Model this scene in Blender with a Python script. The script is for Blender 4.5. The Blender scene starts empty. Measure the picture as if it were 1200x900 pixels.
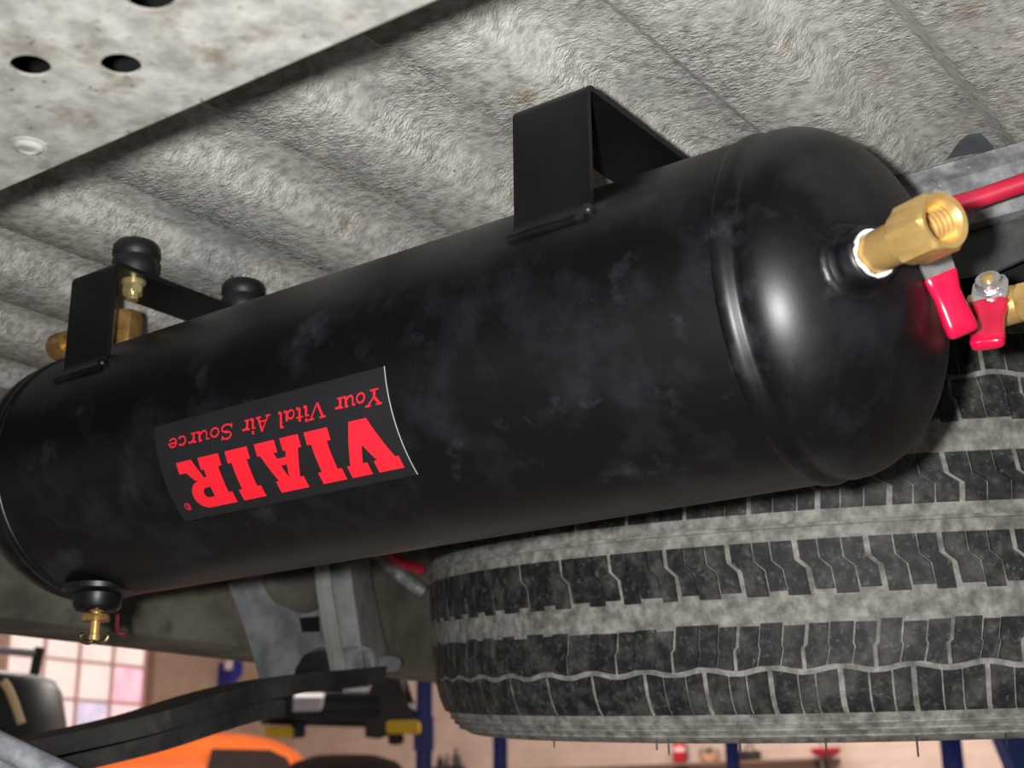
import bpy, bmesh, math, random
from mathutils import Vector, Matrix, noise
random.seed(7)
S = bpy.context.scene
COL = S.collection
PI = math.pi

# ------------------------------------------------------------------ camera
F_PX = 1587.86
CAM = Vector((0, 0, 1.0))
RM = Matrix(((0.80649678, 0.19193919, 0.55921578),
             (0.59111275, -0.24225932, -0.76934787),
             (-0.01219277, 0.95103616, -0.30883907)))
cd = bpy.data.cameras.new('camera')
cam = bpy.data.objects.new('camera', cd)
COL.objects.link(cam)
cam.matrix_world = Matrix.Translation(CAM) @ RM.to_4x4()
cd.sensor_width = 36
cd.lens = F_PX / 1200 * 36
cd.clip_start = 0.02
cd.dof.use_dof = True
cd.dof.focus_distance = 0.66
cd.dof.aperture_fstop = 15
S.camera = cam

# ------------------------------------------------------------------ world, lamps, exposure
w = bpy.data.worlds.new('garage_air')
S.world = w
w.use_nodes = True
bg = w.node_tree.nodes['Background']
bg.inputs[0].default_value = (0.93, 0.95, 1.0, 1)
bg.inputs[1].default_value = 0.30

def lamp(name, kind, loc, energy, size, target=None, color=(1, 1, 1), size_y=None):
    d = bpy.data.lights.new(name, kind)
    d.energy = energy
    d.color = color
    if kind == 'AREA':
        d.size = size
        if size_y:
            d.shape = 'RECTANGLE'
            d.size_y = size_y
        else:
            d.shape = 'DISK'
    else:
        d.shadow_soft_size = size
    o = bpy.data.objects.new(name, d)
    COL.objects.link(o)
    o.location = loc
    if target is not None:
        o.rotation_euler = (Vector(target) - Vector(loc)).to_track_quat('-Z', 'Y').to_euler()
    return o

# the torch of the phone, 3.6 cm beside its lens
TORCH = CAM + RM @ Vector((-0.036, 0.011, 0.0))
lamp('phone_torch', 'AREA', TORCH, 7.6, 0.020, TORCH + RM @ Vector((0.05, 0.05, -1)), (1.0, 0.99, 0.97))
lamp('background_fill', 'AREA', (-3.2, 7.0, 4.3), 420, 3.5, (-3.4, 7.6, 0), (1.0, 0.93, 0.86), 1.2)  # unseen light, added to brighten the back wall
lamp('background_fill', 'AREA', (-6.0, 4.0, 4.3), 240, 3.0, (-6.2, 4.2, 0), (1.0, 0.92, 0.84), 1.2)  # second unseen light, added for the left part of the background
S.view_settings.view_transform = 'Standard'
S.view_settings.look = 'None'
S.view_settings.exposure = 0.0
S.view_settings.gamma = 1.0
S.view_settings.use_curve_mapping = False

# ------------------------------------------------------------------ helpers
def ray(x, y):
    return (RM @ Vector((x - 600, -(y - 450), -F_PX))).normalized()
def at_x(x, y, v):
    r = ray(x, y); return CAM + r * ((v - CAM.x) / r.x)
def at_y(x, y, v):
    r = ray(x, y); return CAM + r * ((v - CAM.y) / r.y)
def at_z(x, y, v):
    r = ray(x, y); return CAM + r * ((v - CAM.z) / r.z)
def at_d(x, y, d):
    r = ray(x, y); return CAM + r * (d / math.hypot(r.x, r.y))

def lin(c):
    return tuple(((v / 255) / 12.92 if v / 255 <= 0.04045 else ((v / 255 + 0.055) / 1.055) ** 2.4) for v in c)

def mat(name, cols, rough=0.5, metal=0.0, scale=40, detail=6, bump=0.0, bump_scale=None, bump_dist=0.001,
        spots=None, stretch=(1, 1, 1), coat=0.0, rough2=None, spec=0.5, ramp=(0.35, 0.65)):
    """cols: 1..3 sRGB colours mixed by noise; spots: (colour, scale, threshold, softness, amount)"""
    m = bpy.data.materials.new(name)
    m.use_nodes = True
    nt = m.node_tree
    N, L = nt.nodes, nt.links
    b = N['Principled BSDF']
    b.inputs['Metallic'].default_value = metal
    b.inputs['Roughness'].default_value = rough
    b.inputs['Specular IOR Level'].default_value = spec
    b.inputs['Coat Weight'].default_value = coat
    b.inputs['Coat Roughness'].default_value = 0.15
    tc = N.new('ShaderNodeTexCoord')
    mp = N.new('ShaderNodeMapping')
    mp.inputs['Scale'].default_value = stretch
    L.new(tc.outputs['Object'], mp.inputs['Vector'])
    nz = N.new('ShaderNodeTexNoise')
    nz.inputs['Scale'].default_value = scale
    nz.inputs['Detail'].default_value = detail
    nz.inputs['Roughness'].default_value = 0.62
    L.new(mp.outputs[0], nz.inputs['Vector'])
    cr = N.new('ShaderNodeValToRGB')
    L.new(nz.outputs['Fac'], cr.inputs[0])
    e = cr.color_ramp.elements
    k = len(cols)
    if k == 1:
        cols = [cols[0], cols[0]]; k = 2
    while len(e) < k:
        e.new(0.5)
    for i, c in enumerate(cols):
        e[i].position = ramp[0] + (ramp[1] - ramp[0]) * i / (k - 1)
        e[i].color = (*lin(c), 1)
    out = cr.outputs[0]
    for sp in (spots or []):
        c, sc, th, soft, amt = sp[:5]
        n2 = N.new('ShaderNodeTexNoise')
        n2.inputs['Scale'].default_value = sc
        n2.inputs['Detail'].default_value = 8
        n2.inputs['Roughness'].default_value = 0.6
        L.new(mp.outputs[0], n2.inputs['Vector'])
        mr = N.new('ShaderNodeMapRange')
        mr.inputs['From Min'].default_value = th
        mr.inputs['From Max'].default_value = th + soft
        mr.inputs['To Max'].default_value = amt
        L.new(n2.outputs['Fac'], mr.inputs['Value'])
        mx = N.new('ShaderNodeMix')
        mx.data_type = 'RGBA'
        L.new(mr.outputs[0], mx.inputs['Factor'])
        L.new(out, mx.inputs['A'])
        mx.inputs['B'].default_value = (*lin(c), 1)
        out = mx.outputs['Result']
        if len(sp) > 5:                      # dust also dulls the gloss
            rr = N.new('ShaderNodeMapRange')
            if b.inputs['Roughness'].is_linked:
                L.new(b.inputs['Roughness'].links[0].from_socket, rr.inputs['To Min'])
            else:
                rr.inputs['To Min'].default_value = rough
            rr.inputs['To Max'].default_value = sp[5]
            L.new(mr.outputs[0], rr.inputs['Value'])
            L.new(rr.outputs[0], b.inputs['Roughness'])
    L.new(out, b.inputs['Base Color'])
    if bump:
        nb = N.new('ShaderNodeTexNoise')
        nb.inputs['Scale'].default_value = bump_scale or scale
        nb.inputs['Detail'].default_value = 4
        L.new(mp.outputs[0], nb.inputs['Vector'])
        bp = N.new('ShaderNodeBump')
        bp.inputs['Strength'].default_value = bump
        bp.inputs['Distance'].default_value = bump_dist
        L.new(nb.outputs['Fac'], bp.inputs['Height'])
        L.new(bp.outputs[0], b.inputs['Normal'])
    return m

def glow(name, c, s, sc=8, c2=None):
    m = bpy.data.materials.new(name)
    m.use_nodes = True
    nt = m.node_tree
    N, L = nt.nodes, nt.links
    b = N['Principled BSDF']
    tc = N.new('ShaderNodeTexCoord')
    nz = N.new('ShaderNodeTexNoise')
    nz.inputs['Scale'].default_value = sc
    L.new(tc.outputs['Object'], nz.inputs['Vector'])
    cr = N.new('ShaderNodeValToRGB')
    cr.color_ramp.elements[0].position = 0.35
    cr.color_ramp.elements[1].position = 0.65
    cr.color_ramp.elements[0].color = (*lin(c), 1)
    cr.color_ramp.elements[1].color = (*lin(c2 or c), 1)
    L.new(nz.outputs['Fac'], cr.inputs[0])
    L.new(cr.outputs[0], b.inputs['Emission Color'])
    b.inputs['Emission Strength'].default_value = s
    b.inputs['Base Color'].default_value = (0.1, 0.1, 0.1, 1)
    b.inputs['Roughness'].default_value = 0.2
    return m

def shade(me, ang=35):
    for p in me.polygons:
        p.use_smooth = True
    try:
        me.set_sharp_from_angle(angle=math.radians(ang))
    except Exception:
        pass

def link(name, bm, m, parent=None, origin=None, ang=35, fix=True):
    """bmesh in WORLD coordinates -> object; its origin at `origin` or under its parent"""
    if fix:
        bmesh.ops.recalc_face_normals(bm, faces=bm.faces[:])
    me = bpy.data.meshes.new(name)
    o = bpy.data.objects.new(name, me)
    COL.objects.link(o)
    if parent is not None:
        o.parent = parent
        g = Vector((0, 0, 0)); q = parent
        while q is not None:
            g += q.location; q = q.parent
        base = g
    else:
        base = Vector(origin) if origin is not None else Vector((0, 0, 0))
        o.location = base
    bmesh.ops.translate(bm, verts=bm.verts[:], vec=-base)
    bm.to_mesh(me)
    bm.free()
    if ang:
        shade(me, ang)
    for mm in (m if isinstance(m, (list, tuple)) else [m]):
        me.materials.append(mm)
    return o

def tag(o, label=None, cat=None, group=None, kind=None):
    if label: o['label'] = label
    if cat: o['category'] = cat
    if group: o['group'] = group
    if kind: o['kind'] = kind
    return o

def thing(name, loc, label, cat, group=None):
    o = bpy.data.objects.new(name, None)
    o.empty_display_size = 0.02
    COL.objects.link(o)
    o.location = loc
    return tag(o, label, cat, group)

def nb():
    return bmesh.new()

def box(bm, lo, hi, rot=None, bev=0.0):
    c = [(a + b) / 2 for a, b in zip(lo, hi)]
    s = [abs(b - a) for a, b in zip(lo, hi)]
    M = Matrix.Translation(c) @ (rot.to_4x4() if rot else Matrix()) @ Matrix.Diagonal((*s, 1))
    r = bmesh.ops.create_cube(bm, size=1.0, matrix=M)
    if bev:
        es = list({e for v in r['verts'] for e in v.link_edges})
        bmesh.ops.bevel(bm, geom=es, offset=bev, segments=2, profile=0.5, affect='EDGES')
    return bm

def frame(axis):
    a = Vector(axis).normalized()
    t = Vector((0, 0, 1)) if abs(a.z) < 0.9 else Vector((1, 0, 0))
    u = t.cross(a).normalized()
    v = a.cross(u)
    return a, u, v

def lathe(bm, origin, axis, prof, n=48, closed=False, phase=0.0, wob=0.0):
    """prof: list of (s along axis, radius)"""
    o = Vector(origin)
    a, u, v = frame(axis)
    rings = []
    for s, r in prof:
        if r <= 1e-7:
            rings.append([bm.verts.new(o + a * s)])
        else:
            rings.append([bm.verts.new(o + a * s + (u * math.cos(phase + 2 * PI * i / n) + v * math.sin(phase + 2 * PI * i / n))
                                       * (r + (wob * random.uniform(-1, 1) if wob else 0))) for i in range(n)])
    prs = list(zip(rings, rings[1:]))
    if closed:
        prs.append((rings[-1], rings[0]))
    for A, B in prs:
        for i in range(n):
            j = (i + 1) % n
            if len(A) == 1 and len(B) == 1: continue
            if len(A) == 1: bm.faces.new((A[0], B[i], B[j]))
            elif len(B) == 1: bm.faces.new((A[i], A[j], B[0]))
            else: bm.faces.new((A[i], A[j], B[j], B[i]))
    return bm

def tube(bm, pts, r, n=12, cap=True):
    pts = [Vector(p) for p in pts]
    rr = r if isinstance(r, (list, tuple)) else [r] * len(pts)
    rings = []
    pu = None
    for i, p in enumerate(pts):
        d = (pts[min(i + 1, len(pts) - 1)] - pts[max(i - 1, 0)]).normalized()
        if pu is None:
            _, u, _v = frame(d)
        else:
            u = (pu - d * pu.dot(d)).normalized()
        v = d.cross(u)
        pu = u
        rings.append([bm.verts.new(p + (u * math.cos(2 * PI * k / n) + v * math.sin(2 * PI * k / n)) * rr[i]) for k in range(n)])
    for A, B in zip(rings, rings[1:]):
        for i in range(n):
            j = (i + 1) % n
            bm.faces.new((A[i], A[j], B[j], B[i]))
    if cap:
        bm.faces.new(rings[0][::-1]); bm.faces.new(rings[-1])
    return bm

def curve(pts, k=8):
    """Catmull-Rom through pts"""
    P = [Vector(p) for p in pts]
    P = [P[0] * 2 - P[1]] + P + [P[-1] * 2 - P[-2]]
    out = []
    for i in range(1, len(P) - 2):
        for j in range(k):
            t = j / k
            a, b, c, d = P[i - 1:i + 3]
            out.append(0.5 * ((2 * b) + (c - a) * t + (2 * a - 5 * b + 4 * c - d) * t * t + (3 * b - a - 3 * c + d) * t ** 3))
    out.append(P[-2])
    return out

def prism(bm, pts, vec):
    """closed polygon of Vectors extruded along vec"""
    A = [bm.verts.new(p) for p in pts]
    B = [bm.verts.new(Vector(p) + Vector(vec)) for p in pts]
    n = len(A)
    fa = bm.faces.new(A); fb = bm.faces.new(B[::-1])
    for i in range(n):
        j = (i + 1) % n
        bm.faces.new((A[i], B[i], B[j], A[j]))
    bmesh.ops.triangulate(bm, faces=[f for f in (fa, fb) if len(f.verts) > 4])
    return bm

def plate_holes(bm, outer, holes, to3, vec):
    """plate with real holes: outer and holes are 2D loops, to3 maps them to 3D, vec is the thickness"""
    b2 = bmesh.new()
    def loop(ps):
        vs = [b2.verts.new((p[0], p[1], 0)) for p in ps]
        return [b2.edges.new((vs[i], vs[(i + 1) % len(vs)])) for i in range(len(vs))]
    es = loop(outer)
    for h in holes:
        es += loop(h)
    bmesh.ops.triangle_fill(b2, use_beauty=True, use_dissolve=False, edges=es)
    b2.verts.ensure_lookup_table()
    V = Vector(vec)
    A = [bm.verts.new(to3(v.co.x, v.co.y)) for v in b2.verts]
    B = [bm.verts.new(to3(v.co.x, v.co.y) + V) for v in b2.verts]
    for f in b2.faces:
        ix = [v.index for v in f.verts]
        bm.faces.new([A[i] for i in ix]); bm.faces.new([B[i] for i in reversed(ix)])
    k = 0
    for ps in [outer] + list(holes):
        n = len(ps)
        for i in range(n):
            a, b = k + i, k + (i + 1) % n
            bm.faces.new((A[a], A[b], B[b], B[a]))
        k += n
    b2.free()
    return bm

def ell(cx, cy, rx, ry, n=24, rot=0):
    c, s = math.cos(rot), math.sin(rot)
    return [(cx + rx * math.cos(2 * PI * i / n) * c - ry * math.sin(2 * PI * i / n) * s,
             cy + rx * math.cos(2 * PI * i / n) * s + ry * math.sin(2 * PI * i / n) * c) for i in range(n)]

# ------------------------------------------------------------------ materials
def bed_material():
    m = mat('dusty_underbody_coating', [(150, 148, 142), (184, 182, 176), (204, 202, 196)], rough=0.40, scale=150, detail=9, ramp=(0.36, 0.64),
            spots=[((118, 117, 118), 16, 0.52, 0.16, 0.5), ((146, 130, 100), 40, 0.63, 0.06, 0.55), ((62, 60, 58), 130, 0.69, 0.03, 0.85)])
    nt = m.node_tree; N, L = nt.nodes, nt.links
    b = N['Principled BSDF']
    tc = N['Texture Coordinate']
    mp = N.new('ShaderNodeMapping'); mp.inputs['Scale'].default_value = (0.7, 1.15, 1)
    L.new(tc.outputs['Object'], mp.inputs['Vector'])
    n1 = N.new('ShaderNodeTexNoise'); n1.inputs['Scale'].default_value = 400; n1.inputs['Detail'].default_value = 3
    n1.inputs['Distortion'].default_value = 0.9
    L.new(mp.outputs[0], n1.inputs['Vector'])
    n2 = N.new('ShaderNodeTexNoise'); n2.inputs['Scale'].default_value = 20
    L.new(tc.outputs['Object'], n2.inputs['Vector'])
    mr = N.new('ShaderNodeMapRange'); mr.inputs['From Min'].default_value = 0.35; mr.inputs['From Max'].default_value = 0.65
    mr.inputs['To Min'].default_value = 0.18; mr.inputs['To Max'].default_value = 1.0
    L.new(n2.outputs['Fac'], mr.inputs['Value'])
    sb = N.new('ShaderNodeMath'); sb.operation = 'SUBTRACT'; sb.inputs[1].default_value = 0.5
    L.new(n1.outputs['Fac'], sb.inputs[0])
    mu = N.new('ShaderNodeMath'); mu.operation = 'MULTIPLY'
    L.new(sb.outputs[0], mu.inputs[0]); L.new(mr.outputs[0], mu.inputs[1])
    bp = N.new('ShaderNodeBump'); bp.inputs['Strength'].default_value = 0.9; bp.inputs['Distance'].default_value = 0.0030
    L.new(mu.outputs[0], bp.inputs['Height'])
    L.new(bp.outputs[0], b.inputs['Normal'])
    return m

M_BED = bed_material()
M_GALV = mat('dusty_zinc_steel', [(116, 115, 110), (136, 135, 130), (152, 151, 146)], rough=0.6, scale=95, detail=10, spec=0.3,
             spots=[((92, 80, 60), 62, 0.55, 0.12, 0.65), ((64, 62, 56), 210, 0.64, 0.05, 0.8), ((152, 152, 148), 120, 0.60, 0.08, 0.6)],
             bump=0.3, bump_scale=420, bump_dist=0.0006)
M_RAIL = mat('grimy_frame_paint', [(76, 73, 66), (102, 98, 88), (124, 120, 108)], rough=0.65, scale=14, detail=9,
             spots=[((60, 58, 54), 30, 0.6, 0.1, 0.6)], bump=0.2, bump_scale=90)
M_HANGER = mat('grimy_grey_steel', [(108, 111, 114), (138, 141, 144), (164, 166, 164)], rough=0.5, scale=22, detail=9,
               spots=[((70, 70, 68), 40, 0.6, 0.1, 0.6), ((158, 152, 134), 18, 0.62, 0.1, 0.5)], bump=0.25, bump_scale=110)
M_LEAF = mat('dark_grimy_spring_steel', [(36, 36, 37), (54, 54, 54), (74, 73, 70)], rough=0.55, scale=24, detail=9,
             spots=[((112, 106, 90), 26, 0.62, 0.12, 0.6)], bump=0.25, bump_scale=90)
M_XMEM = mat('dusty_blue_grey_steel', [(96, 98, 101), (120, 121, 123), (152, 153, 153)], rough=0.5, scale=90, detail=9,
             spots=[((74, 75, 78), 50, 0.55, 0.12, 0.6), ((196, 197, 196), 130, 0.60, 0.08, 0.6)], bump=0.2, bump_scale=120)
M_DARKX = mat('dusty_dark_steel', [(40, 40, 40), (60, 60, 59), (82, 81, 79)], rough=0.55, scale=36, detail=9)
M_TANK = mat('satin_black_paint', [(7, 7, 9), (11, 11, 13)], rough=0.40, scale=9, detail=8, spec=0.4,
             spots=[((88, 93, 108), 24, 0.50, 0.28, 0.13, 0.52), ((120, 126, 140), 38, 0.60, 0.16, 0.10, 0.55), ((120, 126, 140), 420, 0.72, 0.04, 0.40, 0.5)],
             bump=0.06, bump_scale=700, bump_dist=0.0004)
M_BRACK = mat('matt_black_paint', [(12, 12, 14), (19, 19, 22)], rough=0.42, scale=30,
              spots=[((80, 80, 88), 24, 0.64, 0.15, 0.25)])
M_RUB = mat('black_rubber', [(20, 20, 23), (30, 30, 33)], rough=0.5, scale=60)
M_STICK = mat('black_vinyl_sticker', [(25, 25, 28), (29, 29, 32)], rough=0.5, scale=60)
M_RED = mat('red_print', [(236, 26, 44), (244, 34, 52)], rough=0.5, scale=30)
M_EDGE = mat('sticker_cut_edge', [(150, 152, 156)], rough=0.5)
M_BRASS = mat('brass', [(204, 166, 100), (220, 184, 118)], rough=0.34, metal=0.6, scale=120, bump=0.1, bump_scale=500, bump_dist=0.0003)
M_BRASSD = mat('aged_brass', [(150, 114, 64), (190, 154, 92)], rough=0.36, metal=0.65, scale=160)
M_ZINC = mat('yellow_zinc', [(206, 190, 128), (226, 214, 166)], rough=0.28, metal=0.7, scale=120)
M_CHROME = mat('bright_nickel', [(186, 186, 186), (214, 214, 214)], rough=0.24, metal=0.75, scale=200)
M_VINYL = mat('glossy_red_vinyl', [(202, 14, 58), (212, 22, 68)], rough=0.22, scale=60, coat=0.5)
M_HOSE = mat('red_hose_rubber', [(196, 28, 62), (210, 40, 74)], rough=0.4, scale=50)
M_TAPE = mat('white_thread_tape', [(206, 206, 204), (226, 226, 224)], rough=0.6, scale=300, bump=0.3, bump_scale=900)
M_DUST = mat('tyre_carcass_dust', [(98, 97, 92), (132, 130, 124), (164, 162, 155)], rough=0.8, scale=110, detail=9,
             spots=[((74, 71, 64), 26, 0.58, 0.1, 0.7)], bump=0.4, bump_scale=260, bump_dist=0.001)
M_TREAD = mat('worn_dusty_tyre_rubber', [(24, 24, 25), (36, 36, 37), (64, 63, 61)], rough=0.6, spec=0.3, scale=110, detail=10,
              spots=[((110, 108, 102), 45, 0.50, 0.2, 0.45), ((130, 127, 120), 260, 0.56, 0.16, 0.45), ((18, 18, 19), 60, 0.54, 0.2, 0.5)], bump=0.4, bump_scale=320, bump_dist=0.0008)
M_BLACK = mat('black_metal_and_shade', [(14, 14, 15), (22, 22, 22)], rough=0.5, scale=30)

# ------------------------------------------------------------------ the workshop (setting)
XW, YW = -10.0, 10.0
M_WALL = mat('painted_block_wall', [(176, 152, 140), (190, 166, 153)], rough=0.8, scale=3, detail=4)
def wall_grid(m):
    nt = m.node_tree; N, L = nt.nodes, nt.links
    tc = N['Texture Coordinate']
    br = N.new('ShaderNodeTexBrick')
    br.offset = 0.0
    br.inputs['Scale'].default_value = 1.0
    br.inputs['Brick Width'].default_value = 0.30
    br.inputs['Row Height'].default_value = 0.10
    br.inputs['Mortar Size'].default_value = 0.006
    mp = N.new('ShaderNodeMapping'); mp.inputs['Rotation'].default_value = (PI / 2, 0, 0)
    L.new(tc.outputs['Object'], mp.inputs['Vector']); L.new(mp.outputs[0], br.inputs['Vector'])
    bp = N.new('ShaderNodeBump'); bp.inputs['Distance'].default_value = 0.004; bp.invert = True
    L.new(br.outputs['Fac'], bp.inputs['Height']); L.new(bp.outputs[0], N['Principled BSDF'].inputs['Normal'])
wall_grid(M_WALL)
M_WALL2 = mat('brown_sheet_wall', [(150, 124, 110), (164, 138, 122)], rough=0.75, scale=3, detail=4)
M_FLOOR = mat('worn_concrete_floor', [(112, 104, 98), (132, 124, 116), (146, 138, 130)], rough=0.6, scale=2, detail=8)
M_CEIL = mat('white_ceiling_sheet', [(206, 204, 200), (214, 212, 208)], rough=0.8, scale=2)
b = nb(); box(b, (XW - 0.2, -3, -0.15), (5, YW + 0.2, 0)); tag(link('floor', b, M_FLOOR), kind='structure')
b = nb(); box(b, (XW - 0.2, -3, 4.6), (5, YW + 0.2, 4.75)); tag(link('ceiling', b, M_CEIL), kind='structure')
b = nb(); box(b, (XW, YW, 0), (5, YW + 0.2, 4.6)); tag(link('wall_back', b, M_WALL), kind='structure')
# the left wall with its glass-block window
wp = [at_x(13, 731, XW), at_x(173, 745, XW)]
wy0, wy1 = wp[0].y, wp[1].y
wz1 = wp[0].z + 0.08
NR, NC = 6, 4
pw = (wy1 - wy0) / NC
wz0 = wz1 - NR * pw * 0.92
ph = (wz1 - wz0) / NR
b = nb()
box(b, (XW - 0.2, -3, 0), (XW, wy0, 4.6)); box(b, (XW - 0.2, wy1, 0), (XW, YW, 4.6))
box(b, (XW - 0.2, wy0, 0), (XW, wy1, wz0)); box(b, (XW - 0.2, wy0, wz1), (XW, wy1, 4.6))
tag(link('wall_left', b, M_WALL2), kind='structure')
win = bpy.data.objects.new('window_1', None); COL.objects.link(win); win.location = (XW, wy0, wz0)
tag(win, kind='structure')
M_MUNT = mat('pink_grey_mortar', [(188, 150, 146), (200, 160, 154)], rough=0.7)
b = nb()
for i in range(NC + 1):
    y = wy0 + pw * i
    box(b, (XW - 0.06, y - 0.012, wz0), (XW + 0.005, y + 0.012, wz1))
for j in range(NR + 1):
    z = wz0 + ph * j
    box(b, (XW - 0.06, wy0, z - 0.012), (XW + 0.004, wy1, z + 0.012))
link('window_frame', b, M_MUNT, win)
glows = [glow('backlit_glass_cream', (255, 232, 220), 1.0, 5, (252, 220, 212)),
         glow('backlit_glass_pink', (255, 208, 210), 1.0, 5, (252, 226, 224)),
         glow('backlit_glass_rose', (246, 172, 190), 1.12, 5, (252, 200, 210)),
         glow('backlit_glass_lilac', (236, 208, 226), 1.12, 5, (196, 186, 212))]
pick = {0: [0, 0, 0, 0], 1: [0, 0, 0, 2], 2: [1, 1, 3, 1], 3: [3, 1, 1, 3], 4: [1, 3, 1, 1], 5: [1, 1, 1, 1]}
for j in range(NR):
    for i in range(NC):
        b = nb()
        y, z = wy0 + pw * i, wz1 - ph * (j + 1)
        box(b, (XW - 0.08, y + 0.012, z + 0.012), (XW - 0.012, y + pw - 0.012, z + ph - 0.012), bev=0.015)
        link('glass_block', b, glows[pick[j][i]], win)
b = nb(); box(b, (XW, wy1 + 0.01, 0), (XW + 0.04, wy1 + 0.07, 3.2)); tag(link('trim_1', b, mat('brown_trim', [(120, 92, 78)], rough=0.6)), kind='structure')

# ------------------------------------------------------------------ truck underside
Z_LO, Z_HI = 1.345, 1.361
truck = thing('pickup_truck', (-0.45, 0.7, 1.36), 'raised pickup truck seen from below, pale dusty ribbed bed above the black air tank', 'truck')
prof = []
x0 = -0.1634 - 0.1045 * 14
for k in range(22):
    xs = x0 + 0.1045 * k
    prof += [(xs - 0.0150, Z_HI), (xs - 0.0125, Z_HI - 0.0012), (xs - 0.0015, Z_LO + 0.0016), (xs + 0.001, Z_LO), (xs + 0.040, Z_LO + 0.001), (xs + 0.044, Z_LO + 0.003),
             (xs + 0.052, Z_HI - 0.002), (xs + 0.056, Z_HI)]
b = nb()
ys = [-0.7 + 0.05 * i for i in range(28)] + [0.645, 0.672, 0.684, 0.765, 0.78, 0.9, 1.2, 1.6, 2.2]
ys = sorted(y for y in ys if y < 0.64 or y >= 0.645)
rows = []
for y in ys:
    row = []
    for x, z in prof:
        if y >= 0.78: z += 0.06                                       # the bed steps up behind the crossmember
        row.append(b.verts.new((x, y, z)))
    rows.append(row)
for A, B in zip(rows, rows[1:]):
    for i in range(len(A) - 1):
        b.faces.new((A[i], A[i + 1], B[i + 1], B[i]))
r = bmesh.ops.extrude_face_region(b, geom=b.faces[:])
for v in r['geom']:
    if isinstance(v, bmesh.types.BMVert): v.co.z = 1.44
link('bed_floor', b, M_BED, truck, ang=50)

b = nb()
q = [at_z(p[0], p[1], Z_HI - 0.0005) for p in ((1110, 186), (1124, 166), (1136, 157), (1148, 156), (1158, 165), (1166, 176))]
prism(b, q, (0, 0, 0.003)); link('channel_shade', b, mat('dark_blue_grey_shade', [(92, 97, 103), (112, 116, 122)], rough=0.5, scale=60), truck)  # dark plate painted as the shade in the open channel end
# rear crossmember: box beam with drain holes, its near face low at the upper left
ZR = 1.22
YE = 0.2519
holes = [ell(-0.3283, 0.2060, 0.0064, 0.0058), ell(-0.3062, 0.2222, 0.0064, 0.0058), ell(-0.2712, 0.2040, 0.0075, 0.0068)]
b = nb()
plate_holes(b, [(-1.0, -0.05), (0.2, -0.05), (0.2, 0.2600), (-1.0, 0.2408)], holes, lambda x, y: Vector((x, y, ZR)), (0, 0, 0.0008))
rear = link('rear_crossmember', b, M_GALV, truck, ang=30)
b = nb()
prism(b, [Vector((-1.0, 0.2405, ZR + 0.0008)), Vector((0.2, 0.2597, ZR + 0.0008)), Vector((0.2, 0.2567, ZR + 0.0008)), Vector((-1.0, 0.2375, ZR + 0.0008))], (0, 0, 1.343 - ZR))
link('front_web', b, M_BLACK, rear)  # unseen web, coloured black to put shade behind the holes
b = nb()
box(b, (-1.0, -0.05, ZR + 0.0008), (0.2, -0.0465, 1.343))
link('rear_web', b, M_BLACK, rear)  # black as well, painted shade for the inside of the beam
b = nb()
lathe(b, (-0.3725, 0.2362, ZR), (0, 0, -1), [(-0.0005, 0.0066), (0.0004, 0.0064), (0.0005, 0.0052), (0.0012, 0.0046), (0.0016, 0.0034), (0.0010, 0.0027), (0.0008, 0.0)], n=28)
link('rivet', b, M_GALV, rear)

# front crossmember behind the tank end
b = nb()
def strip_x(bm, yz, x0, x1, th):
    pts = [Vector((0, p[0], p[1])) for p in yz]
    off = []
    for i, p in enumerate(pts):
        d = (pts[min(i + 1, len(pts) - 1)] - pts[max(i - 1, 0)]).normalized()
        nrm = Vector((0, -d.z, d.y))
        k = 1.0
        if 0 < i < len(pts) - 1:
            d1 = (pts[i] - pts[i - 1]).normalized()
            k = 1 / max(0.4, d.dot(d1))
        off.append(p + nrm * th * k)
    loop = pts + off[::-1]
    prism_pts = [Vector((x0, p.y, p.z)) for p in loop]
    n = len(pts)
    A = [bm.verts.new((x0, p.y, p.z)) for p in pts]; A2 = [bm.verts.new((x0, p.y, p.z)) for p in off]
    B = [bm.verts.new((x1, p.y, p.z)) for p in pts]; B2 = [bm.verts.new((x1, p.y, p.z)) for p in off]
    for i in range(n - 1):
        bm.faces.new((A[i], A[i + 1], B[i + 1], B[i])); bm.faces.new((A2[i], B2[i], B2[i + 1], A2[i + 1]))
        bm.faces.new((A[i], A2[i], A2[i + 1], A[i + 1])); bm.faces.new((B[i], B[i + 1], B2[i + 1], B2[i]))
    for i in (0, n - 1):
        bm.faces.new((A[i], B[i], B2[i], A2[i]))
    return bm
strip_x(b, [(0.688, Z_LO - 0.001), (0.690, Z_LO - 0.004), (0.697, Z_LO - 0.007), (0.700, 1.316), (0.703, 1.312), (0.724, 1.3115)], -0.95, 0.4, 0.003)
fx = link('front_crossmember', b, M_XMEM, truck, ang=40)
b = nb()
low = [(-0.95, 1.3115), (0.4, 1.3115)]
bot = [(0.4, 1.286), (-0.12, 1.287), (-0.16, 1.289), (-0.176, 1.2875), (-0.19, 1.2845), (-0.21, 1.286), (-0.25, 1.287), (-0.95, 1.287)]
slot = [(-0.163 + p[0] * 1, 1.302 + p[1]) for p in ell(0, 0, 0.0065, 0.0022, 20, 0.1)]
plate_holes(b, low + bot, [slot], lambda x, z: Vector((x, 0.712, z)), (0, 0.003, 0))
link('lower_flange', b, M_DARKX, fx, ang=30)
b = nb(); box(b, (-0.95, 0.715, 1.3115), (0.4, 0.76, 1.315)); box(b, (-0.95, 0.757, 1.29), (0.4, 0.76, 1.3115))
link('channel_back', b, M_BLACK, fx)

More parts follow.
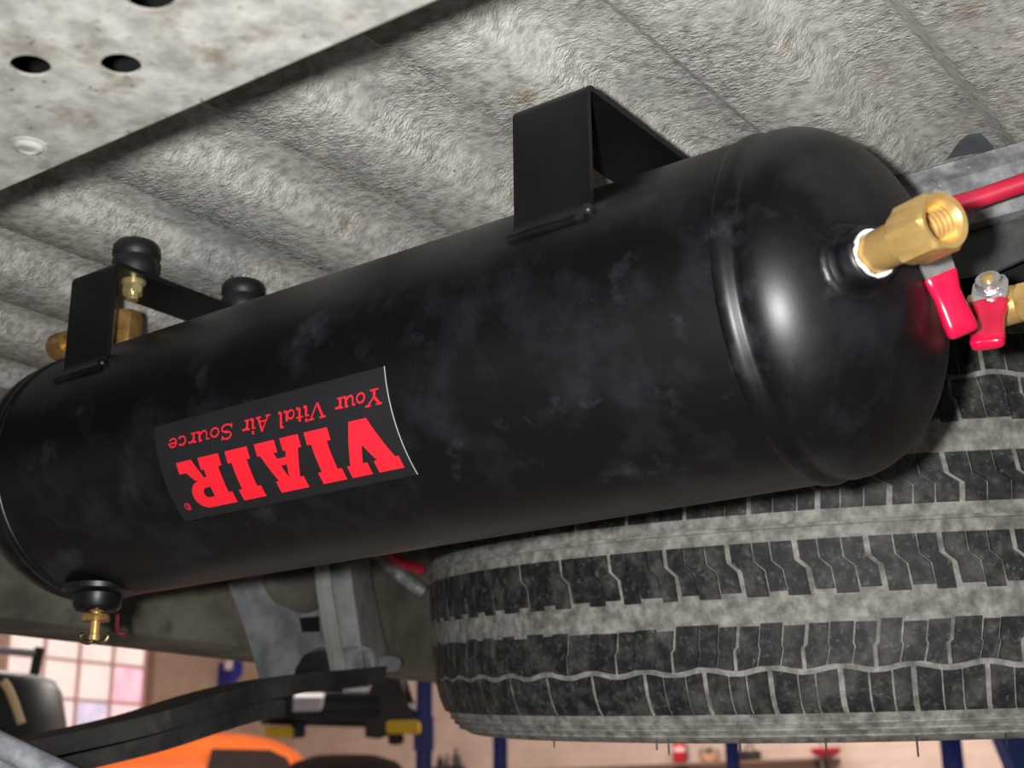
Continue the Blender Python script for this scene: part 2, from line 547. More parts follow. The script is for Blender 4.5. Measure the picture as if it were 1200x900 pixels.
# left frame rail, spring hanger, leaf spring
b = nb(); box(b, (-1.03, -0.3, 1.157), (-0.95, 2.4, 1.345), bev=0.008)
rail = link('frame_rail', b, M_RAIL, truck, ang=40)
b = nb(); box(b, (0.12, -0.3, 1.157), (0.20, 2.4, 1.345), bev=0.008)
link('frame_rail', b, M_RAIL, truck, ang=40)
def poly_x(bm, pix, x, th, lean=0.0):
    pts = [at_x(p[0], p[1], x + (p[2] if len(p) > 2 else 0)) for p in pix]
    return prism(bm, pts, (-th, 0, 0))
b = nb()
XH = -0.925
poly_x(b, [(272, 684, 0.0), (284, 712, 0.0), (300, 760, 0.004), (312, 808, 0.008), (342, 806, 0.012), (346, 784, 0.012), (356, 768, 0.008), (376, 758, 0.004), (392, 764, 0.004), (408, 812, 0.004), (410, 740, 0), (400, 640, 0), (330, 640, 0), (285, 660, 0)], XH, 0.006)
hang = link('spring_hanger', b, M_HANGER, truck, ang=30)
b = nb()
poly_x(b, [(344, 806), (350, 780), (360, 768), (378, 762), (394, 768), (408, 812)], XH - 0.012, 0.004)
link('back_plate', b, M_LEAF, hang, ang=30)
b = nb()
for c_, r_, hh in ((at_x(346, 684, XH), 0.036, 0.020),):
    lathe(b, c_, (1, 0.0, 0), [(-0.01, r_)] + [(hh * math.sin(PI / 2 * i / 8), r_ * math.cos(PI / 2 * i / 8) if i < 8 else 0) for i in range(9)], n=32)
bmesh.ops.scale(b, vec=(1, 1.25, 0.8), verts=b.verts[:], space=Matrix.Translation(-at_x(346, 684, XH)))
link('bulge', b, M_RAIL, hang, ang=60)
b = nb()
def bent(pixl, pixr, xl, xr, th, name, m):
    """folded plate between a left and a right edge given as pixel rows"""
    b = nb()
    A = [b.verts.new(at_x(p[0], p[1], xl)) for p in pixl]; B = [b.verts.new(at_x(p[0], p[1], xr)) for p in pixr]
    A2 = [b.verts.new(v.co - Vector((th, 0, 0))) for v in A]; B2 = [b.verts.new(v.co - Vector((th, 0, 0))) for v in B]
    n = len(A)
    for i in range(n - 1):
        b.faces.new((A[i], A[i + 1], B[i + 1], B[i])); b.faces.new((A2[i], B2[i], B2[i + 1], A2[i + 1]))
        b.faces.new((A[i], A2[i], A2[i + 1], A[i + 1])); b.faces.new((B[i], B[i + 1], B2[i + 1], B2[i]))
    for i in (0, n - 1):
        b.faces.new((A[i], B[i], B2[i], A2[i]))
    return link(name, b, m, hang, ang=50)
b.free()
bent([(374, 650), (378, 690), (386, 740), (397, 800)], [(384, 650), (389, 690), (397, 740), (410, 806)], XH + 0.030, XH + 0.034, 0.008, 'flange', mat('pale_grimy_steel', [(140, 140, 136), (166, 164, 158)], rough=0.5, scale=30))
bent([(386, 650), (391, 690), (399, 740), (411, 808)], [(410, 660), (414, 692), (420, 735), (430, 806)], XH + 0.020, XH + 0.040, 0.006, 'side_plate', M_HANGER)
bent([(410, 660), (414, 692), (420, 735), (430, 806)], [(432, 652), (437, 690), (447, 735), (458, 778)], XH + 0.040, XH + 0.006, 0.006, 'side_plate', M_HANGER)
b = nb()
lathe(b, at_x(424, 778, XH + 0.036), (1, -0.15, 0), [(-0.02, 0.019), (0.0, 0.019), (0.004, 0.0165), (0.0045, 0.012), (0.002, 0.010), (0.002, 0.0)], n=28)
link('spring_eye', b, M_HANGER, hang, ang=50)
b = nb()
lathe(b, at_x(436, 778, XH + 0.015), (0.1, 1, 0.12), [(0, 0.0085), (0.030, 0.0085), (0.034, 0.007), (0.036, 0.0)], n=16)
link('shackle_bolt', b, M_HANGER, hang, ang=50)
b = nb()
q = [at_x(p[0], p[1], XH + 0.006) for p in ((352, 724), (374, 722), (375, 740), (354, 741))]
prism(b, q, (-0.004, 0, 0)); link('opening_shade', b, M_BLACK, hang)  # black plate in front, paints the dark inside of an opening

spring = bpy.data.objects.new('leaf_spring', None); COL.objects.link(spring); spring.parent = truck
spring.location = at_x(420, 780, -0.9) - truck.location
def leaf(pix, hgt, x0, x1, name):
    b = nb()
    c = curve([at_x(p[0], p[1], (x0 + x1) / 2) for p in pix], 6)
    A = []
    for p in c:
        A.append([b.verts.new((xx, p.y, p.z + dz)) for xx, dz in ((x0, 0), (x1, 0), (x1, -hgt), (x0, -hgt))])
    for P, Q in zip(A, A[1:]):
        for i in range(4):
            b.faces.new((P[i], P[(i + 1) % 4], Q[(i + 1) % 4], Q[i]))
    b.faces.new(A[0]); b.faces.new(A[-1][::-1])
    link(name, b, M_LEAF, spring, ang=30)
leaf([(425, 783), (383, 787), (340, 791), (283, 801), (233, 814), (160, 837), (63, 859), (-40, 880)], 0.0165, -0.93, -0.87, 'leaf')
leaf([(306, 822), (283, 824), (233, 838), (160, 860), (63, 882), (-40, 903)], 0.0150, -0.93, -0.87, 'leaf')
# ridged silvery beam of unknown use passing through the lower left corner
b = nb()
def at_dep(x, y, d):
    v = RM @ Vector(((x - 600) / F_PX * d, -(y - 450) / F_PX * d, -d)); return CAM + v
for off, rr in ((0, 0.0085), (26, 0.0065)):
    tube(b, [at_dep(-160, 800 + off, 0.95), at_dep(0, 873 + off, 0.90), at_dep(110, 926 + off, 0.86)], rr, 14)
P = [at_dep(-160, 806, 0.955), at_dep(110, 932, 0.865), at_dep(110, 1030, 0.865), at_dep(-160, 1000, 0.955)]
prism(b, P, RM @ Vector((0, 0, -0.012)))
link('silvery_beam', b, mat('bright_zinc_steel', [(138, 142, 150), (172, 176, 184), (204, 208, 214)], rough=0.4, scale=60, detail=9, bump=0.3, bump_scale=160), truck, ang=40)
# a grey pipe and a red hose below the rail
b = nb(); tube(b, curve([at_x(420, 630, -0.93), at_x(455, 662, -0.93), at_x(480, 682, -0.92), at_x(497, 694, -0.91)]), 0.0075, 12)
link('brake_pipe', b, M_XMEM, truck)
b = nb(); tube(b, curve([at_x(448, 640, -0.90), at_x(468, 658, -0.90), at_x(484, 664, -0.90), at_x(493, 667, -0.90)]), 0.0055, 12)
tag(link('red_hose', b, M_HOSE, origin=at_x(468, 658, -0.90)), 'short end of red hose in front of the grimy frame, between tank and tyre', 'hose')

# ------------------------------------------------------------------ air tank
TY, TZ, TR = 0.525, 1.214, 0.0775
XR, XL = -0.217, -0.713
tank = thing('air_tank', (-0.465, TY, TZ), 'black steel air tank with a red lettered sticker, slung under the truck bed', 'tank')
b = nb()
lathe(b, (0, TY, TZ), (1, 0, 0), [(XL + 0.010, TR - 0.003), (XL + 0.010, TR)] + [(XL + 0.012 + (XR - XL - 0.024) * i / 20, TR) for i in range(21)] + [(XR - 0.010, TR), (XR - 0.010, TR - 0.003)], n=128)
link('shell', b, M_TANK, tank, ang=40)
def cap(sx, xs, name):
    b = nb()
    pr = [(xs - sx * 0.0105, TR - 0.001), (xs - sx * 0.0102, TR + 0.0005), (xs - sx * 0.0085, TR + 0.0012), (xs - sx * 0.006, TR + 0.0013), (xs - sx * 0.0038, TR + 0.0006),
          (xs - sx * 0.0022, TR - 0.0008), (xs - sx * 0.0008, TR - 0.0012), (xs + sx * 0.0012, TR - 0.0006), (xs + sx * 0.003, TR + 0.0002)]
    for i in range(3, 33):
        t = PI / 2 * i / 32
        pr.append((xs + sx * 0.051 * math.sin(t) ** 0.95, (TR + 0.0005) * max(0, math.cos(t)) ** 0.95 if i < 32 else 0))
    pr = [p for k, p in enumerate(pr) if k < 9 or (p[0] - xs) * sx > 0.0032]
    lathe(b, (0, TY, TZ), (1, 0, 0), pr, n=128)
    return link(name, b, M_TANK, tank, ang=70)
cap(1, XR, 'end_cap'); cap(-1, XL, 'end_cap')

# brackets
def arc_pts(c, r, a0, a1, n=6):
    return [(c[0] + r * math.cos(a0 + (a1 - a0) * i / n), c[1] + r * math.sin(a0 + (a1 - a0) * i / n)) for i in range(n + 1)]
YF, YB, ZT = 0.462, 0.588, 1.3215
def bracket(x0, x1):
    zc = TZ + math.sqrt(TR ** 2 - (TY - YF) ** 2)
    t = Vector((-(zc - TZ), -(TY - YF))).normalized() if False else Vector((-0.57, -0.82))
    pathl = [(YF - 0.0062, zc - 0.0072), (YF - 0.0028, zc - 0.0030), (YF - 0.0005, zc + 0.001), (YF, zc + 0.004)]
    pathr = [(2 * TY - p[0], p[1]) for p in pathl]
    pth = pathl + arc_pts((YF + 0.005, ZT - 0.005), 0.005, PI, PI / 2) + arc_pts((YB - 0.005, ZT - 0.005), 0.005, PI / 2, 0) + [(YB, p[1]) if False else p for p in pathr[::-1]]
    b = nb()
    strip_x(b, [(p[0], p[1]) for p in pth[::-1]], x0, x1, 0.0028)
    o = link('bracket', b, M_BRACK, tank, ang=40)
    for yy, sg in ((YF, -1), (YB, 1)):
        b = nb()
        n = 14
        tube(b, [(x0 + (x1 - x0) * i / n, yy + sg * 0.0045 + random.uniform(-.0003, .0003), zc - 0.006 + random.uniform(-.0003, .0003)) for i in range(n + 1)], 0.0022, 8)
        link('weld_bead', b, M_TANK, o, ang=60)
    b = nb(); bmesh.ops.create_icosphere(b, subdivisions=2, radius=0.003, matrix=Matrix.Translation((x1 + 0.0005, YF - 0.003, zc - 0.003)))
    link('weld_spatter', b, M_TANK, o, ang=60)
    return o
bracket(-0.3335, -0.2915)
bracket(-0.6665, -0.6265)

# port bung on the right cap
PO = Vector((-0.1794, 0.4745, 1.2068)); PN = Vector((0.8711, -0.4862, -0.069)).normalized()
b = nb()
lathe(b, PO, PN, [(-0.006, 0.0155), (0.0005, 0.0150), (0.0022, 0.0138), (0.0036, 0.0126), (0.0052, 0.0121), (0.0108, 0.0119), (0.0122, 0.0114), (0.0128, 0.0105), (0.0124, 0.0092), (0.006, 0.0088)], n=56)
link('port_collar', b, M_TANK, tank, ang=40)
b = nb()
lathe(b, PO + PN * -0.001, PN, [(-0.004, 0.0176), (0.0012, 0.0168), (0.003, 0.0150), (0.0034, 0.0130)], n=56, wob=0.0004)
link('weld_bead', b, M_TANK, tank, ang=60)
# drain bung under the left end
DX, DY = -0.683, 0.512
b = nb()
zb = TZ - TR
lathe(b, (DX, DY, zb + 0.003), (0, 0, -1), [(0, 0.0215), (0.003, 0.021), (0.0045, 0.0185), (0.005, 0.0145), (0.0125, 0.014), (0.0145, 0.0125), (0.0145, 0.004)], n=48)
link('drain_collar', b, M_TANK, tank, ang=40)
# collar for the valves at the far side of the right cap
b = nb()
lathe(b, (-0.19, 0.566, 1.2085), (1, 0.08, 0.0), [(-0.02, 0.014), (0.008, 0.0135), (0.011, 0.012), (0.0115, 0.006)], n=40)
lathe(b, (-0.195, 0.566, 1.2475), (1, 0.08, 0.0), [(-0.02, 0.012), (0.008, 0.0115), (0.011, 0.010), (0.0115, 0.006)], n=40)
link('side_collar', b, M_TANK, tank, ang=40)

# ---- sticker and lettering: (u, v) in mm, u to the left along the tank, v down its front
def on_tank(u, v, h):
    th = math.radians(188) + v / 1000 / TR
    return Vector((-0.399 - u / 1000, TY + (TR + h) * math.cos(th), TZ + (TR + h) * math.sin(th)))
b = nb()
NU, NV = 8, 28
U0, U1, V0, V1 = 0.0, 162.3, -0.2, 53.8
def patch(h):
    return [[b.verts.new(on_tank(U0 + (U1 - U0) * i / NU, V0 + (V1 - V0) * j / NV, h)) for i in range(NU + 1)] for j in range(NV + 1)]
G, G2 = patch(0.00035), patch(-0.0002)
for j in range(NV):
    for i in range(NU):
        b.faces.new((G[j][i], G[j][i + 1], G[j + 1][i + 1], G[j + 1][i]))
for i in range(NU):
    b.faces.new((G[0][i], G[0][i + 1], G2[0][i + 1], G2[0][i])); b.faces.new((G[NV][i], G[NV][i + 1], G2[NV][i + 1], G2[NV][i]))
for j in range(NV):
    b.faces.new((G[j][0], G[j + 1][0], G2[j + 1][0], G2[j][0])); b.faces.new((G[j][NU], G[j + 1][NU], G2[j + 1][NU], G2[j][NU]))
stick = link('sticker', b, M_STICK, tank, ang=40)
b = nb(); tube(b, [on_tank(U0, V0 + (V1 - V0) * j / 20, 0.0002) for j in range(21)], 0.00026, 6)
link('cut_edge', b, M_EDGE, stick)

def wrap_polys(polys, name, h=0.0006, m=M_RED):
    b = nb()
    for outer, holes in polys:
        if not holes:
            vs = [b.verts.new((p[0], p[1], 0)) for p in outer]
            es = [b.edges.new((vs[i], vs[(i + 1) % len(vs)])) for i in range(len(vs))]
        else:
            es = []
            for lp in [outer] + holes:
                vs = [b.verts.new((p[0], p[1], 0)) for p in lp]
                es += [b.edges.new((vs[i], vs[(i + 1) % len(vs)])) for i in range(len(vs))]
        bmesh.ops.triangle_fill(b, use_beauty=True, edges=es)
    v = -2.0
    while v < 56:
        bmesh.ops.bisect_plane(b, geom=b.verts[:] + b.edges[:] + b.faces[:], plane_co=(0, v, 0), plane_no=(0, 1, 0))
        v += 1.7
    for vv in b.verts:
        vv.co = on_tank(vv.co.x, vv.co.y, h)
    for f in b.faces:
        f.normal_update()
        c = f.calc_center_median()
        if f.normal.dot(Vector((0, c.y - TY, c.z - TZ))) < 0: f.normal_flip()
    return link(name, b, m, stick, ang=40, fix=False)

B0, T0 = 21.3, 48.7
SF = 6.4                                   # slab serif height
def L_V(l, r):
    return [([(l, T0), (l + 15.5, T0), (l + 15.5, T0 - SF), (l + 13.3, T0 - SF), (l + 18.6, B0 + 12), (l + 22.4, T0 - SF), (l + 19.6, T0 - SF), (l + 19.6, T0),
              (r, T0), (r, T0 - SF), (r - 2.2, T0 - SF), (r - 10.5, B0), (r - 21.6, B0), (l + 2.0, T0 - SF), (l, T0 - SF)], [])]
def L_I(l, r):
    s = 2.6
    return [([(l, T0), (r, T0), (r, T0 - SF), (r - s, T0 - SF), (r - s, B0 + SF), (r, B0 + SF), (r, B0), (l, B0), (l, B0 + SF), (l + s, B0 + SF), (l + s, T0 - SF), (l, T0 - SF)], [])]
def L_A(l, r):
    W = r - l; c = l + W * 0.50
    out = [(l, B0), (l + 12.6, B0), (l + 12.6, B0 + SF), (l + 10.8, B0 + SF), (l + 12.2, B0 + 9.6), (l + 18.0, B0 + 9.6), (l + 19.2, B0 + SF), (l + 16.4, B0 + SF), (l + 16.4, B0),
           (r, B0), (r, B0 + SF), (r - 2.0, B0 + SF), (r - 7.8, T0 - SF), (r - 5.6, T0 - SF), (r - 5.6, T0), (l + 5.8, T0), (l + 5.8, T0 - SF), (l + 8.2, T0 - SF), (l + 2.2, B0 + SF), (l, B0 + SF)]
    hole = [(l + 13.2, B0 + 13.4), (l + 17.2, B0 + 13.4), (l + 15.2, B0 + 20.4)]
    return [(out, [hole])]
def L_R(l, r):
    bowl = [(l + 20 + 8.6 * math.cos(a), T0 - 7.8 + 7.8 * math.sin(a)) for a in [PI / 2 - PI * k / 10 for k in range(11)]]
    out = [(l, T0)] + bowl + [(l + 22.5, B0 + 11.2), (l + 27.0, B0 + SF), (r, B0 + SF), (r, B0), (l + 20.6, B0), (l + 15.2, B0 + 10.6), (l + 13.4, B0 + 10.6), (l + 13.4, B0 + SF), (l + 15.6, B0 + SF),
                               (l + 15.6, B0), (l, B0), (l, B0 + SF), (l + 2.6, B0 + SF), (l + 2.6, T0 - SF), (l, T0 - SF)]
    hole = [(l + 13.4, T0 - 5.8), (l + 13.4, B0 + 16.2)] + [(l + 17 + 2.9 * math.cos(a), (T0 - 5.8 + B0 + 16.2) / 2 + (T0 - 5.8 - B0 - 16.2) / 2 * math.sin(a)) for a in [-PI / 2 + PI * k / 8 for k in range(9)]]
    return [(out, [hole])]
for fn, l, r in ((L_V, 4.8, 37.4), (L_I, 41.0, 56.6), (L_A, 60.6, 91.2), (L_I, 96.4, 112.6), (L_R, 117.4, 149.6)):
    wrap_polys(fn(l, r), 'letter')
# registered mark
ring = [(ell(153.6, 45.6, 2.2, 2.2, 18), [ell(153.6, 45.6, 1.7, 1.7, 18)])]
def stroke(pts, w_):
    out = []
    for (x0, y0), (x1, y1) in zip(pts, pts[1:]):
        dx, dy = x1 - x0, y1 - y0
        ln = math.hypot(dx, dy) or 1
        nx, ny = -dy / ln * w_ / 2, dx / ln * w_ / 2
        ex, ey = dx / ln * w_ * 0.28, dy / ln * w_ * 0.28
        out.append(([(x0 - ex + nx, y0 - ey + ny), (x1 + ex + nx, y1 + ey + ny), (x1 + ex - nx, y1 + ey - ny), (x0 - ex - nx, y0 - ey - ny)], []))
    return out
wrap_polys(ring + stroke([(152.9, 44.4), (152.9, 46.8)], 0.4) + stroke([(152.9, 46.7), (154.0, 46.7), (154.2, 46.1), (153.0, 45.6), (154.3, 44.4)], 0.35), 'registered_mark')

def loop_pts(cx, cy, rx, ry, a0=0, a1=360, n=14):
    return [(cx + rx * math.cos(math.radians(a0 + (a1 - a0) * i / n)), cy + ry * math.sin(math.radians(a0 + (a1 - a0) * i / n))) for i in range(n + 1)]
K, H = 0.31, 0.16                         # thick and thin strokes, x-height = 1
GL = {
 'Y': (1.15, [([(0.12, 1.42), (0.50, 0.72)], K), ([(1.02, 1.42), (0.52, 0.72)], H), ([(0.50, 0.78), (0.50, 0.05)], K), ([(-0.05, 1.42), (0.35, 1.42)], H), ([(0.80, 1.42), (1.18, 1.42)], H), ([(0.22, 0.06), (0.78, 0.06)], H)]),
 'V': (1.12, [([(0.12, 1.42), (0.50, 0.06)], K), ([(1.00, 1.42), (0.54, 0.06)], H), ([(-0.06, 1.42), (0.36, 1.42)], H), ([(0.78, 1.42), (1.16, 1.42)], H)]),
 'A': (1.15, [([(0.12, 0.05), (0.62, 1.42)], H), ([(0.62, 1.42), (0.92, 0.05)], K), ([(0.30, 0.48), (0.82, 0.48)], H), ([(-0.04, 0.05), (0.30, 0.05)], H), ([(0.70, 0.05), (1.10, 0.05)], H)]),
 'S': (0.92, [(loop_pts(0.44, 1.08, 0.32, 0.34, 30, 250, 9), 0.19), (loop_pts(0.44, 0.37, 0.34, 0.36, 80, -150, 10), 0.19), ([(0.40, 0.76), (0.52, 0.70)], K), ([(0.78, 1.42), (0.74, 1.08)], H), ([(0.06, 0.02), (0.08, 0.40)], H)]),
 'o': (0.82, [(loop_pts(0.38, 0.5, 0.29, 0.43), 0.2)]),
 'u': (0.92, [([(0.16, 0.95), (0.16, 0.30), (0.26, 0.08), (0.46, 0.10), (0.64, 0.34)], 0.2), ([(0.68, 0.98), (0.68, 0.18), (0.82, 0.06)], K), ([(-0.02, 0.95), (0.18, 0.95)], H), ([(0.52, 0.95), (0.70, 0.95)], H)]),
 'r': (0.72, [([(0.20, 0.95), (0.20, 0.05)], K), ([(0.24, 0.70), (0.40, 0.92), (0.58, 0.88)], 0.2), ([(0.02, 0.95), (0.22, 0.95)], H), ([(0.02, 0.05), (0.40, 0.05)], H)]),
 'i': (0.46, [([(0.20, 0.95), (0.20, 0.14), (0.34, 0.06)], K), ([(0.20, 1.30), (0.20, 1.46)], K), ([(0.02, 0.95), (0.22, 0.95)], H)]),
 't': (0.54, [([(0.22, 1.28), (0.22, 0.18), (0.42, 0.06)], K), ([(0.00, 0.94), (0.46, 0.94)], H)]),
 'a': (0.86, [(loop_pts(0.32, 0.46, 0.24, 0.40), 0.18), ([(0.62, 0.95), (0.62, 0.18), (0.78, 0.06)], K)]),
 'l': (0.46, [([(0.20, 1.50), (0.20, 0.14), (0.34, 0.06)], K), ([(0.02, 1.48), (0.22, 1.48)], H)]),
 'c': (0.70, [(loop_pts(0.38, 0.5, 0.28, 0.43, 45, 320, 11), 0.2)]),
 'e': (0.74, [(loop_pts(0.38, 0.5, 0.28, 0.43, 0, 320, 12), 0.19), ([(0.14, 0.52), (0.62, 0.56)], H)]),
}
def word(txt, u0, u1, vb, sc=5.0):
    wtot = sum(GL[c][0] for c in txt)
    kx = (u1 - u0) / wtot
    cx = 0.0
    polys = []
    for c in txt:
        for pts, wd in GL[c][1]:
            q = []
            for x, y in pts:
                q.append((u0 + (cx + x) * kx + y * sc * 0.22, vb + y * sc))
            polys += stroke(q, wd * sc * 0.92)
        cx += GL[c][0]
    wrap_polys(polys, 'tagline_word')
word('Your', 3.2, 33.2, 9.2); word('Vital', 39.2, 71.0, 8.9); word('Air', 76.4, 96.8, 8.6); word('Source', 102.8, 152.0, 8.2)

# ------------------------------------------------------------------ things on the tank
# brass coupler in the port
cp = thing('brass_coupler', PO + PN * 0.012, 'brass hex coupler with an open threaded end, screwed into the near end of the tank', 'fitting')
b = nb()
lathe(b, PO, PN, [(0.007, 0.0070), (0.0095, 0.0078), (0.0120, 0.0081), (0.0300, 0.0083), (0.0306, 0.0088), (0.0312, 0.0088)], n=48)
link('barrel', b, M_BRASS, cp, ang=30)
b = nb()
HX = 0.0121
a, u, v = frame(PN)
PH = math.radians(8)
def hexnut(bm, o, axis, s0, s1, rc, ri, ph, ch=0.10):
    """hexagonal prism with round chamfers and a bore of radius ri"""
    a, u, v = frame(axis)
    n = 48
    o = Vector(o)
    def hexr(t):
        t = (t - ph) % (PI / 3)
        return rc * math.cos(PI / 6) / math.cos(t - PI / 6)
    rfl = rc * math.cos(PI / 6)
    L = s1 - s0
    rings = []
    for s, f in ((s0, 'c'), (s0 + 0.0012, 'h'), (s1 - 0.0012, 'h'), (s1, 'c')):
        ring = []
        for i in range(n):
            t = 2 * PI * i / n + ph
            r_ = hexr(t) if f == 'h' else min(hexr(t), rfl * 1.005)
            if f == 'h':
                exc = max(0, hexr(t) - rfl)
                sh = exc * 0.55 * (1 if s < (s0 + s1) / 2 else -1)
            else: sh = 0
            ring.append(bm.verts.new(o + a * (s + sh) + (u * math.cos(t) + v * math.sin(t)) * r_))
        rings.append(ring)
    if ri:
        for s, r_ in ((s1 - 0.0004, ri + 0.0012), (s1 - 0.002, ri)):
            rings.append([bm.verts.new(o + a * s + (u * math.cos(2 * PI * i / n + ph) + v * math.sin(2 * PI * i / n + ph)) * r_) for i in range(n)])
        k = 0
        s = s1 - 0.002
        while s > s0 + 0.004:
            s -= 0.0012
            rr = ri - 0.0006 if k % 2 == 0 else ri
            rings.append([bm.verts.new(o + a * s + (u * math.cos(2 * PI * i / n + ph) + v * math.sin(2 * PI * i / n + ph)) * rr) for i in range(n)])
            k += 1
    for A, B in zip(rings, rings[1:]):
        for i in range(n):
            j = (i + 1) % n
            bm.faces.new((A[i], A[j], B[j], B[i]))
    bm.faces.new(rings[0][::-1])
    bm.faces.new(rings[-1])
    return bm
hexnut(b, PO, PN, 0.0312, 0.0515, HX, 0.0074, PH)
link('hex_end', b, M_BRASS, cp, ang=20)
b = nb()
pts = []
for i in range(41):
    t = 2 * PI * i / 40
    pts.append(PO + PN * (0.0126 + 0.0006 * math.sin(5 * t) + random.uniform(-.0003, .0003)) + (u * math.cos(t) + v * math.sin(t)) * (0.0090 + random.uniform(-.0002, .0002)))
pts[-1] = pts[0]
tube(b, pts, [0.0009 + random.uniform(-.0002, .0002) for _ in pts], 8, cap=False)
link('thread_tape', b, M_TAPE, cp, ang=60)

# ball valves
def ball_valve(base, ax, stem, hdir, label, ln=0.034, blen=0.055, wdt=0.0074, gs=0.0082):
    base = Vector(base); ax = Vector(ax).normalized(); stem = Vector(stem).normalized(); hdir = Vector(hdir)
    hdir = (hdir - stem * hdir.dot(stem)).normalized(); side = hdir.cross(stem)
    t = thing('ball_valve', base, label, 'valve')
    b = nb()
    hexnut(b, base, ax, 0.010, blen, 0.0098, 0.0055, 0.35)
    lathe(b, base, ax, [(-0.022, 0.0), (-0.022, 0.0065), (-0.012, 0.0068), (-0.0105, 0.0085), (0.0, 0.0092), (0.0095, 0.0085), (0.011, 0.006)], n=32)
    link('valve_body', b, M_BRASS, t, ang=28)
    b = nb()
    lathe(b, base, stem, [(0.0, 0.0055), (0.0105, 0.0055), (0.011, 0.004), (0.0150, 0.0026), (0.0155, 0.0)], n=20)
    link('stem', b, M_BRASSD, t)
    hd = bpy.data.objects.new('handle', None)
    COL.objects.link(hd); hd.parent = t; hd.location = stem * 0.0125
    o = base + stem * 0.012
    # nickel plate
    def sec(s, w0, h0, bend=0.0):
        c = o + hdir * s + stem * bend
        return [c + side * (w0 * cx) + stem * (h0 * cz) for cx, cz in ((-1, -1), (-0.5, -1), (0.5, -1), (1, -1), (1, 1), (0.5, 1), (-0.5, 1), (-1, 1))]
    def loft(secs, m, nm):
        b = nb()
        R_ = [[b.verts.new(p) for p in sc] for sc in secs]
        n = len(R_[0])
        for A, B in zip(R_, R_[1:]):
            for i in range(n):
                b.faces.new((A[i], A[(i + 1) % n], B[(i + 1) % n], B[i]))
        b.faces.new(R_[0][::-1]); b.faces.new(R_[-1])
        return link(nm, b, m, hd, ang=40)
    loft([sec(-0.0082, 0.0030, 0.0008), sec(-0.0068, 0.0058, 0.0008), sec(-0.003, 0.0076, 0.0008), sec(0.003, 0.0078, 0.0008), sec(0.0055, 0.0074, 0.0008), sec(gs, 0.0066, 0.0009, -0.0008), sec(gs + 0.005, 0.0054, 0.0009, -0.0022)], M_CHROME, 'plate')
    def rsec(s, wx, hz, bend):
        c = o + hdir * s + stem * bend
        out = []
        for k in range(20):
            t_ = 2 * PI * k / 20
            cx, cz = math.cos(t_), math.sin(t_)
            ex = 0.62
            out.append(c + side * (wx * math.copysign(abs(cx) ** ex, cx)) + stem * (hz * math.copysign(abs(cz) ** ex, cz)))
        return out
    L = ln
    loft([rsec(gs, wdt * 1.02, 0.0020, -0.0010), rsec(gs + 0.0006, wdt * 1.08, 0.0024, -0.0012), rsec(gs + 0.005, wdt, 0.0027, -0.002), rsec(gs + 0.009, wdt * 0.88, 0.0030, -0.0028), rsec(gs + 0.014, wdt * 0.90, 0.0034, -0.0030),
          rsec(L - 0.006, wdt * 0.98, 0.0036, -0.0028), rsec(L - 0.002, wdt * 0.98, 0.0034, -0.0026), rsec(L - 0.0006, wdt * 0.88, 0.0026, -0.0026), rsec(L, wdt * 0.66, 0.0014, -0.0026)], M_VINYL, 'grip')
    b = nb()
    hexnut(b, o, stem, 0.0008, 0.0054, 0.0062, 0, 0.2)
    lathe(b, o, stem, [(0.0006, 0.0070), (0.0014, 0.0070), (0.0016, 0.0045)], n=24)
    link('nut', b, M_CHROME, hd, ang=25)
    b = nb(); lathe(b, o, stem, [(0.004, 0.0028), (0.0064, 0.0028), (0.0068, 0.0022), (0.0068, 0.0)], n=16)
    link('stem_end', b, M_BRASS, hd)
    return t
ball_valve((-0.158, 0.588, 1.2175), (1, 0, 0), (0.1, -0.86, 0.52), (0.0, -0.5, -0.86), 'brass ball valve with a nickel nut above its red handle, at the right edge', 0.036)
hv = at_y(1084, 277, 0.512)
vd = (CAM - hv).normalized()
r_ = ray(1133, 392)
tip = CAM + r_ * ((hv - CAM).dot(vd) / r_.dot(vd))
sd = (tip - hv).cross(vd).normalized()
st = (vd - sd * 0.45).normalized()
ball_valve(hv - st * 0.012, (1, 0, 0.1), st, tip - hv, 'ball valve half hidden behind the brass coupler, its red handle slanting down', (tip - hv).length, 0.016, 0.0068, 0.0165)
# red air hose
b = nb()
h0, h1 = at_y(1090, 252, 0.66), at_y(1215, 209, 0.66)
tube(b, curve([h0 + Vector((-0.03, 0.01, -0.012)), h0, h0.lerp(h1, 0.5), h1, h1 + (h1 - h0) * 2.5]), 0.0050, 20)
tag(link('air_hose', b, M_HOSE, origin=h0), 'smooth red air hose running behind the brass coupler to the right edge', 'hose')

# drain cock
dz = zb - 0.0095
M_BRONZE = mat('dark_bronze', [(70, 58, 44), (96, 80, 58)], rough=0.35, metal=0.7, scale=200)
dv = thing('drain_cock', (DX, DY, dz), 'small brass drain cock with curled wings under the far end of the tank', 'drain valve')
b = nb(); lathe(b, (DX, DY, dz), (0, 0, -1), [(-0.004, 0.0045), (0.002, 0.0045), (0.003, 0.0028), (0.016, 0.0028), (0.0165, 0.0034), (0.0195, 0.0034), (0.0205, 0.0)], n=20)
link('stem', b, M_BRASS, dv)
b = nb(); hexnut(b, (DX, DY, dz), (0, 0, -1), 0.0045, 0.0085, 0.0090, 0, 0.3); link('hex_collar', b, M_BRASSD, dv, ang=25)
for sg in (-1, 1):
    d = Vector((0.8065, 0.591, 0)) * sg
    q0 = Vector((DX, DY, dz - 0.019))
    b = nb(); tube(b, curve([q0, q0 + d * 0.003 + Vector((0, 0, -0.0018)), q0 + d * 0.0065 + Vector((0, 0, -0.001)), q0 + d * 0.0082 + Vector((0, 0, 0.0018)), q0 + d * 0.0066 + Vector((0, 0, 0.003))]), [0.0016] * 33, 10)
    link('wing', b, M_BRONZE, dv)
